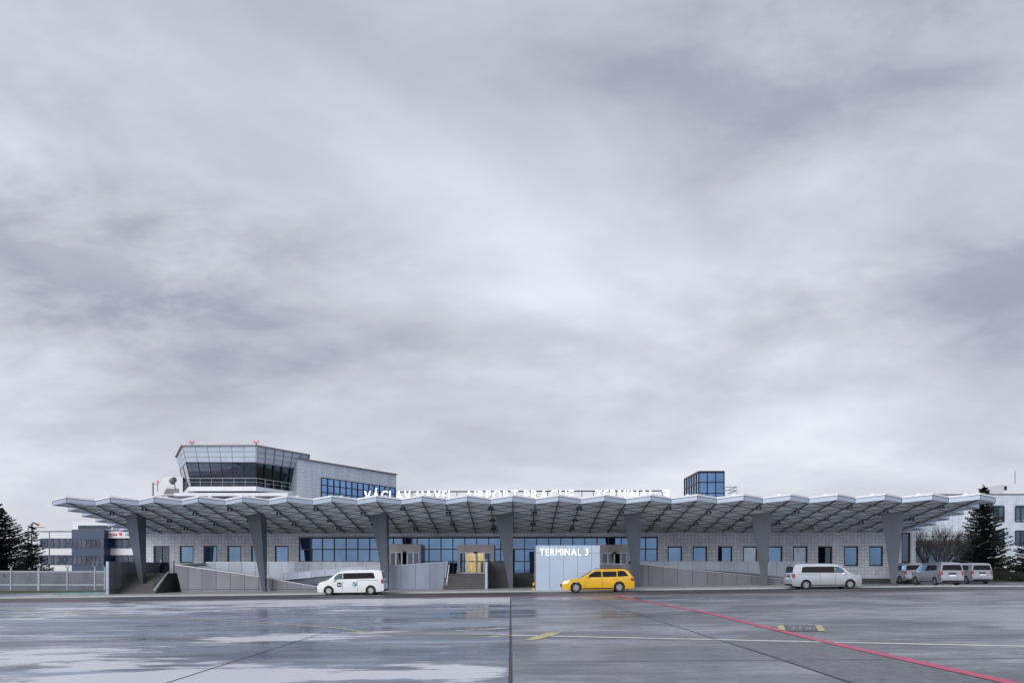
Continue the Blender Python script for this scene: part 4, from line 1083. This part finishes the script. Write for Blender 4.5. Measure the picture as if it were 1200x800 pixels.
def make_van(label, loc, rz, paint, logos=False, group=None, name='van'):
    o = thing(name, label, 'van', loc, rz, group); rw = .34; xf, xr_ = .92, 4.13
    L_ = 5.14
    def wf(x, z):
        w = .955
        if z < .5: w -= .05 * (.5 - z) / .3
        if z > 1.12: w -= .145 * (z - 1.12) / .68
        if z > 1.74: w -= .85 * (z - 1.74) ** 1.0 * .75
        if x < .75: w -= .17 * ((.75 - x) / .75) ** 2.2
        if x > 4.8: w -= .06 * ((x - 4.8) / .36) ** 2
        return w
    out = [(.04, .24), (0, .42), (.01, .60), (.05, .78), (.13, .91), (.30, .99), (.60, 1.08), (.90, 1.165), (1.20, 1.40), (1.50, 1.63), (1.74, 1.78), (2.05, 1.85), (2.6, 1.885), (3.3, 1.895), (4.2, 1.885), (4.75, 1.86), (4.90, 1.80), (4.97, 1.66), (5.05, 1.2), (5.09, .85), (5.13, .70), (5.14, .45), (5.08, .27)]
    out += [(4.6, .22)] + arc(xr_, .34, .40, .22) + [(3.6, .20), (1.5, .20)] + arc(xf, .34, .40, .20)
    shell(out, wf, [.35, .75, 1.6, 2.6, 3.6, 4.8], [.5, .8, 1.12, 1.3, 1.5, 1.65, 1.74, 1.8, 1.85], 'body', [paint, M['trim']], o, .24, [(xf, .34, .40), (xr_, .34, .40)])
    zc = (1.3, 1.5, 1.62)
    patch([(1.16, 1.17), (1.97, 1.205), (1.97, 1.655), (1.70, 1.64), (1.52, 1.52)], wf, .006, 'side_window', M['clearglass'], o, zc=zc)
    patch([(2.03, 1.21), (4.47, 1.24), (4.40, 1.50), (4.34, 1.655), (4.2, 1.68), (2.03, 1.665)], wf, .006, 'side_window', M['carglass'], o, zc=zc, xc=(2.8, 3.6))
    for xx in (1.99, 3.12): patch([(xx - .008, .32), (xx + .008, .32), (xx + .008, 1.70), (xx - .008, 1.70)], wf, .009, 'door_seam', M['trim'], o, zc=(.5, .8, 1.12, 1.4, 1.6))
    patch([(3.14, 1.09), (4.75, 1.10), (4.75, 1.12), (3.14, 1.11)], wf, .007, 'door_seam', M['trim'], o)
    if not logos: patch([(1.36, .26), (3.70, .26), (3.70, .33), (1.36, .33)], wf, .010, 'sill', M['trim'], o)
    for xx in (1.72, 2.12):
        patch([(xx, 1.03), (xx + .17, 1.03), (xx + .17, 1.065), (xx, 1.065)], wf, .02, 'handle', paint, o)
    patch([(.07, .80), (.13, .92), (.30, .985), (.46, 1.0), (.40, .90), (.20, .82)], wf, .008, 'headlight', M['head'], o, xc=(.2, .3))
    patch([(4.93, 1.17), (5.05, 1.17), (5.075, .88), (4.98, .83), (4.93, .88)], wf, .010, 'taillight', M['tail'], o)
    hw = [.60, .66, .70]
    across([(.93, 1.19), (1.33, 1.50), (1.70, 1.752)], [-.80, -.74, -.68], [.80, .74, .68], .012, 'windscreen', M['carglass'], o)
    across([(4.972, 1.67), (5.01, 1.43), (5.043, 1.23)], [-.70, -.76, -.79], [.70, .76, .79], .012, 'rear_window', M['carglass'], o, bulge=.042)
    for s_ in (-1, 1):
        across([(5.052, 1.17), (5.07, 1.02), (5.088, .86)], (.76 if s_ > 0 else -.895), (.895 if s_ > 0 else -.76), .014, 'taillight', M['tail'], o, ny=2, bulge=.042)
    across([(5.09, .84), (5.12, .72)], -.27, .27, .024, 'number_plate', M['whitedecal'], o, ny=2, bulge=.042)
    across([(5.065, 1.03), (5.085, .90)], -.30, .30, .018, 'grab_handle', M['trim'], o, ny=2, bulge=.042)
    across([(5.125, .66), (5.14, .60)], -.86, .86, .02, 'bumper', M['rim'], o, ny=4, bulge=.042)
    across([(5.14, .40), (5.09, .27)], -.84, .84, .015, 'bumper', M['trim'], o, ny=4, bulge=.042)
    across([(0.0, .38), (0.0, .60)], -.62, .62, .02, 'grille', M['trim'], o, ny=4, bulge=-.07)
    for s_ in (-1, 1):
        mb = MB(); yy = s_ * 1.04
        mb.prism([(1.24, yy - .10, 1.10), (1.40, yy - .10, 1.10), (1.40, yy + .10, 1.10), (1.24, yy + .08, 1.10)], [(1.26, yy - .08, 1.29), (1.40, yy - .08, 1.29), (1.40, yy + .10, 1.29), (1.27, yy + .07, 1.29)])
        mb.build('mirror', paint, o)
        for xx in (xf, xr_): wheel(xx, s_ * .84, rw, .22, o, s_)
    mb = MB(); mb.box(.5, 4.7, -.72, .72, .16, .5); mb.build('underbody', M['trim'], o)
    if logos:
        def rr(cx_, cz_, hw_, r_):
            pts = []
            for qx, qz, a0 in ((1, 1, 0), (-1, 1, 90), (-1, -1, 180), (1, -1, 270)):
                for k in range(4): a = R(a0 + 30 * k); pts.append((cx_ + qx * (hw_ - r_) + r_ * math.cos(a), cz_ + qz * (hw_ - r_) + r_ * math.sin(a)))
            return pts
        patch(rr(1.75, .80, .165, .05), wf, .012, 'emblem', M['navy'], o, zc=(.8,))
        patch([(1.65, .72), (1.65, .84), (1.69, .84), (1.75, .79), (1.81, .84), (1.85, .84), (1.85, .72), (1.81, .72), (1.81, .78), (1.75, .73), (1.69, .78), (1.69, .72)], wf, .016, 'emblem', M['whitedecal'], o)
        cir = [(2.92 + .175 * math.cos(R(a)), .82 + .175 * math.sin(R(a))) for a in range(0, 360, 20)]
        patch(cir, wf, .012, 'emblem', M['tealdecal'], o, zc=(.8,))
        patch([(2.80, .74), (2.86, .86), (2.97, .94), (3.03, .93), (2.94, .86), (2.87, .74)], wf, .016, 'emblem', M['whitedecal'], o)
    return o
vz = .004
def vloc(x, y): return (x, y, g(x) + vz)
xl = PX(370.5, 60.8); make_van('white passenger van with navy square and teal round emblems parked at the kerb', vloc(xl, 61.9), 0, M['vanwhite'], True)
xr2 = PX(1012.5, 60.8); v = make_van('silver long passenger van facing right at the kerb below the right windows', vloc(xr2, 61.9), math.pi, M['vansilver'])
# tilt with the ground
for ob_ in [o for o in bpy.data.objects if o.name.startswith('van') and o.type == 'EMPTY']:
    s_ = -1 if abs(ob_.rotation_euler.z) < 1 else 1
    ob_.rotation_euler.y = s_ * math.atan(.0138)
def rear_van(px_r, Yrear, label):
    w = .955; x = PX(px_r, Yrear) - w            # right rear corner of the van at this pixel
    o = make_van(label, (x, Yrear + 5.14, g(x) + vz), -math.pi / 2, M['vangrey'], group='vans parked side by side beyond the canopy')
rear_van(1085.5, 75.0, 'silver van parked tail outwards, leftmost of the three rear facing vans')
rear_van(1130.5, 67.5, 'silver van parked tail outwards, nearest and middle of the three rear facing vans')
rear_van(1164, 76.0, 'silver van parked tail outwards, rightmost of the three rear facing vans')

def make_taxi(loc, rz):
    o = thing('car', 'yellow estate taxi car driving left in front of the TERMINAL 3 sign', 'car', loc, rz); xf, xr_ = .92, 3.78; P_ = M['taxi']
    def wf(x, z):
        w = .90
        if z < .5: w -= .06 * (.5 - z) / .3
        if z > .92: w -= .24 * (z - .92) / .55
        if z > 1.38: w -= .6 * (z - 1.38)
        if x < .8: w -= .16 * ((.8 - x) / .8) ** 2
        if x > 4.3: w -= .10 * ((x - 4.3) / .5) ** 2
        return w
    out = [(.05, .22), (0, .40), (.02, .58), (.08, .70), (.35, .80), (.8, .88), (1.25, .95), (1.6, 1.14), (1.98, 1.36), (2.25, 1.46), (2.8, 1.52), (3.6, 1.52), (4.15, 1.47), (4.40, 1.36), (4.62, 1.05), (4.74, .93), (4.80, .65), (4.80, .42), (4.74, .26)]
    out += [(4.25, .20)] + arc(xr_, .33, .38, .20) + [(3.3, .18), (1.4, .18)] + arc(xf, .33, .38, .18)
    shell(out, wf, [.35, .8, 1.6, 2.4, 3.2, 4.3], [.5, .7, .92, 1.05, 1.2, 1.32, 1.38, 1.45], 'body', [P_, M['trim']], o, .22, [(xf, .33, .38), (xr_, .33, .38)])
    zc = (1.05, 1.2, 1.32)
    patch([(1.55, .985), (2.62, .99), (2.62, 1.42), (2.30, 1.40), (1.98, 1.25)], wf, .006, 'side_window', M['carglass'], o, zc=zc)
    patch([(2.68, .99), (3.62, 1.0), (3.62, 1.43), (2.68, 1.425)], wf, .006, 'side_window', M['carglass'], o, zc=zc)
    patch([(3.68, 1.0), (4.40, 1.04), (4.16, 1.36), (3.68, 1.425)], wf, .010, 'side_window', M['carglass'], o, zc=zc, xc=(4.3,))
    for xx in (1.52, 2.65, 3.62): patch([(xx - .006, .30), (xx + .006, .30), (xx + .006, .98), (xx - .006, .98)], wf, .008, 'door_seam', M['trim'], o, zc=(.5, .8, .92))
    for xx in (2.35, 3.35): patch([(xx, .83), (xx + .18, .83), (xx + .18, .865), (xx, .865)], wf, .02, 'handle', P_, o)
    patch([(1.33, .22), (3.36, .22), (3.36, .30), (1.33, .30)], wf, .010, 'sill', M['trim'], o)
    patch([(.05, .58), (.10, .72), (.42, .79), (.50, .76), (.30, .64)], wf, .010, 'headlight', M['headlit'], o, xc=(.2, .35))
    patch([(4.55, .90), (4.72, .90), (4.78, .72), (4.55, .75)], wf, .010, 'taillight', M['tail'], o, xc=(4.65,))
    across([(1.28, .975), (1.65, 1.18), (1.98, 1.375)], [-.76, -.70, -.62], [.76, .70, .62], .012, 'windscreen', M['carglass'], o)
    across([(4.42, 1.345), (4.60, 1.08)], [-.6, -.7], [.6, .7], .014, 'rear_window', M['carglass'], o, bulge=.04)
    across([(0.0, .35), (.015, .56)], -.5, .5, .02, 'grille', M['trim'], o, bulge=-.07)
    across([(4.80, .62), (4.80, .50)], -.27, .27, .03, 'number_plate', M['whitedecal'], o, ny=2, bulge=.042)
    for s_ in (-1, 1):
        mb = MB(); yy = s_ * .98
        mb.prism([(1.62, yy - .1, .97), (1.76, yy - .1, .97), (1.76, yy + .08, .97), (1.64, yy + .06, .97)], [(1.65, yy - .08, 1.10), (1.76, yy - .08, 1.10), (1.76, yy + .08, 1.10), (1.67, yy + .06, 1.10)]); mb.build('mirror', P_, o)
        mb = MB(); mb.tube((2.3, s_ * .60, 1.53), (4.1, s_ * .60, 1.53), .02); mb.build('roof_rail', M['trim'], o)
        for xx in (xf, xr_): wheel(xx, s_ * .80, .33, .21, o, s_)
    mb = MB(); mb.box(.5, 4.4, -.7, .7, .15, .45); mb.build('underbody', M['trim'], o)
    o.scale = (1.10, 1.0, 1.14); return o
xt = PX(659, 59.6); tx = make_taxi((xt, 60.5, g(xt) + vz), 0); tx.rotation_euler.y = -math.atan(.0138)

# ------------------------------------------------------------------ world, sun, camera
SUN_EL, SUN_AZ = R(22), R(215)        # azimuth measured clockwise from +Y
w = bpy.data.worlds.new('World'); scene.world = w; w.use_nodes = True; nt = w.node_tree; nt.nodes.clear(); L = nt.links
sky = N(nt, 'ShaderNodeTexSky'); sky.sky_type = 'NISHITA'; sky.sun_disc = False; sky.sun_elevation = SUN_EL; sky.sun_rotation = SUN_AZ
sk = N(nt, 'ShaderNodeBackground'); L.new(sky.outputs[0], sk.inputs[0]); sk.inputs[1].default_value = 0.08
tc = N(nt, 'ShaderNodeTexCoord'); sp = N(nt, 'ShaderNodeSeparateXYZ'); L.new(tc.outputs['Generated'], sp.inputs[0])
def mth(op, a, b_=None, c=None, clamp=False):
    n = N(nt, 'ShaderNodeMath', operation=op); n.use_clamp = clamp
    for i, q in enumerate((a, b_, c)):
        if q is None: continue
        if isinstance(q, (int, float)): n.inputs[i].default_value = q
        else: L.new(q, n.inputs[i])
    return n.outputs[0]
zabs = mth('MAXIMUM', sp.outputs['Z'], 0.0)
den = mth('ADD', zabs, 0.30)
cb = N(nt, 'ShaderNodeCombineXYZ'); L.new(mth('DIVIDE', sp.outputs['X'], den), cb.inputs[0]); L.new(mth('DIVIDE', sp.outputs['Y'], den), cb.inputs[1]); L.new(mth('MULTIPLY', zabs, .6), cb.inputs[2])
def cn(scale, detail, rough, loc, dist=0.0, st=(1, 1, 1)):
    mp = N(nt, 'ShaderNodeMapping'); mp.inputs['Location'].default_value = loc; mp.inputs['Scale'].default_value = st; L.new(cb.outputs[0], mp.inputs[0])
    n = N(nt, 'ShaderNodeTexNoise', Scale=scale, Detail=float(detail), Roughness=rough, Distortion=dist); L.new(mp.outputs[0], n.inputs['Vector']); return n.outputs['Fac']
n1 = cn(1.25, 4, 0.5, (2.3, 1.1, 0), 0.5, (.85, 1, 1)); n2 = cn(4.2, 9, 0.60, (5.2, 8.1, 0), 0.2, (.75, 1, 1)); n3 = cn(11.0, 8, 0.62, (1.2, 3.1, 0), 0.3, (.8, 1, 1))
dens = mth('ADD', mth('ADD', mth('MULTIPLY', n1, .68), mth('MULTIPLY', n2, .26)), mth('MULTIPLY', n3, .06))
# broad darker and lighter banks of cloud where the sky has them (directions, not screen positions)
def bank(px, py, r, amp, ry=None):
    d = CW(px, py, 1.0) - Vector((0, 0, EYE)); d.normalize(); ry = ry or r
    a = mth('DIVIDE', mth('SUBTRACT', sp.outputs['X'], d.x), r); c = mth('DIVIDE', mth('SUBTRACT', sp.outputs['Z'], d.z), ry)
    wob = mth('MULTIPLY', mth('SUBTRACT', n2, .5), 3.2)
    e = mth('ADD', mth('MULTIPLY', a, a), mth('MULTIPLY', c, c)); e = mth('MAXIMUM', mth('ADD', e, wob), 0.0)
    front_ = mth('GREATER_THAN', sp.outputs['Y'], 0.0)
    return mth('MULTIPLY', mth('MULTIPLY', mth('EXPONENT', mth('MULTIPLY', e, -1.0)), amp), front_)
for bk in [(620, 260, .16, .09, .07), (330, 120, .20, .06, .08), (480, 170, .2, .05, .05), (370, 255, .10, -.02, .035), (930, 60, .22, -.11, .09), (1100, 340, .15, -.10, .045), (60, 300, .22, -.20, .09), (150, 390, .2, -.04, .04),
           (740, 150, .1, .05, .04), (975, 555, .03, -.10, .011), (560, 350, .2, .05, .03), (610, 500, .35, .05, .04), (1080, 480, .2, .04, .03), (40, 60, .12, -.05, .08), (520, 330, .1, -.05, .02)]:
    dens = mth('ADD', dens, bank(*bk))
rmp = N(nt, 'ShaderNodeValToRGB')
e0, e1 = rmp.color_ramp.elements; e0.position = .34; e0.color = (.31, .33, .395, 1); e1.position = .66; e1.color = (.69, .71, .76, 1)
e3 = rmp.color_ramp.elements.new(.18); e3.color = (.225, .245, .305, 1)
e2 = rmp.color_ramp.elements.new(.50); e2.color = (.485, .505, .57, 1)
L.new(dens, rmp.inputs[0])
hz = N(nt, 'ShaderNodeMapRange'); hz.interpolation_type = 'SMOOTHSTEP'; hz.inputs['From Min'].default_value = 0.0; hz.inputs['From Max'].default_value = 0.20
hz.inputs['To Min'].default_value = .65; hz.inputs['To Max'].default_value = 0.0; L.new(zabs, hz.inputs[0])
mx = N(nt, 'ShaderNodeMix', data_type='RGBA'); L.new(hz.outputs[0], mx.inputs[0]); L.new(rmp.outputs[0], mx.inputs[6]); mx.inputs[7].default_value = (.545, .56, .62, 1)
cl = N(nt, 'ShaderNodeBackground'); L.new(mx.outputs[2], cl.inputs[0]); cl.inputs[1].default_value = 1.0
ms = N(nt, 'ShaderNodeMixShader'); ms.inputs[0].default_value = .93; L.new(sk.outputs[0], ms.inputs[1]); L.new(cl.outputs[0], ms.inputs[2])
wo = N(nt, 'ShaderNodeOutputWorld'); L.new(ms.outputs[0], wo.inputs[0])

sl = bpy.data.lights.new('sun', 'SUN'); sl.energy = 1.5; sl.angle = R(38); sl.color = (1.0, .99, .98)
so = bpy.data.objects.new('sun', sl); C.objects.link(so)
dirv = Vector((math.sin(SUN_AZ) * math.cos(SUN_EL), math.cos(SUN_AZ) * math.cos(SUN_EL), math.sin(SUN_EL)))
so.rotation_euler = dirv.to_track_quat('Z', 'Y').to_euler(); so.location = (0, 0, 60)

cam = bpy.data.cameras.new('camera'); co = bpy.data.objects.new('camera', cam); C.objects.link(co); scene.camera = co
co.location = (0, 0, EYE); co.rotation_euler = (R(90), 0, YAW)
cam.sensor_width = 36; cam.lens = F / 1200 * 36; cam.shift_x = (600 - CX) / 1200; cam.shift_y = (HY - 400) / 1200; cam.clip_end = 6000; cam.clip_start = .1
scene.view_settings.view_transform = 'Standard'; scene.view_settings.look = 'None'; scene.view_settings.gamma = 1; scene.view_settings.exposure = 0.38
scene.view_settings.use_curve_mapping = False
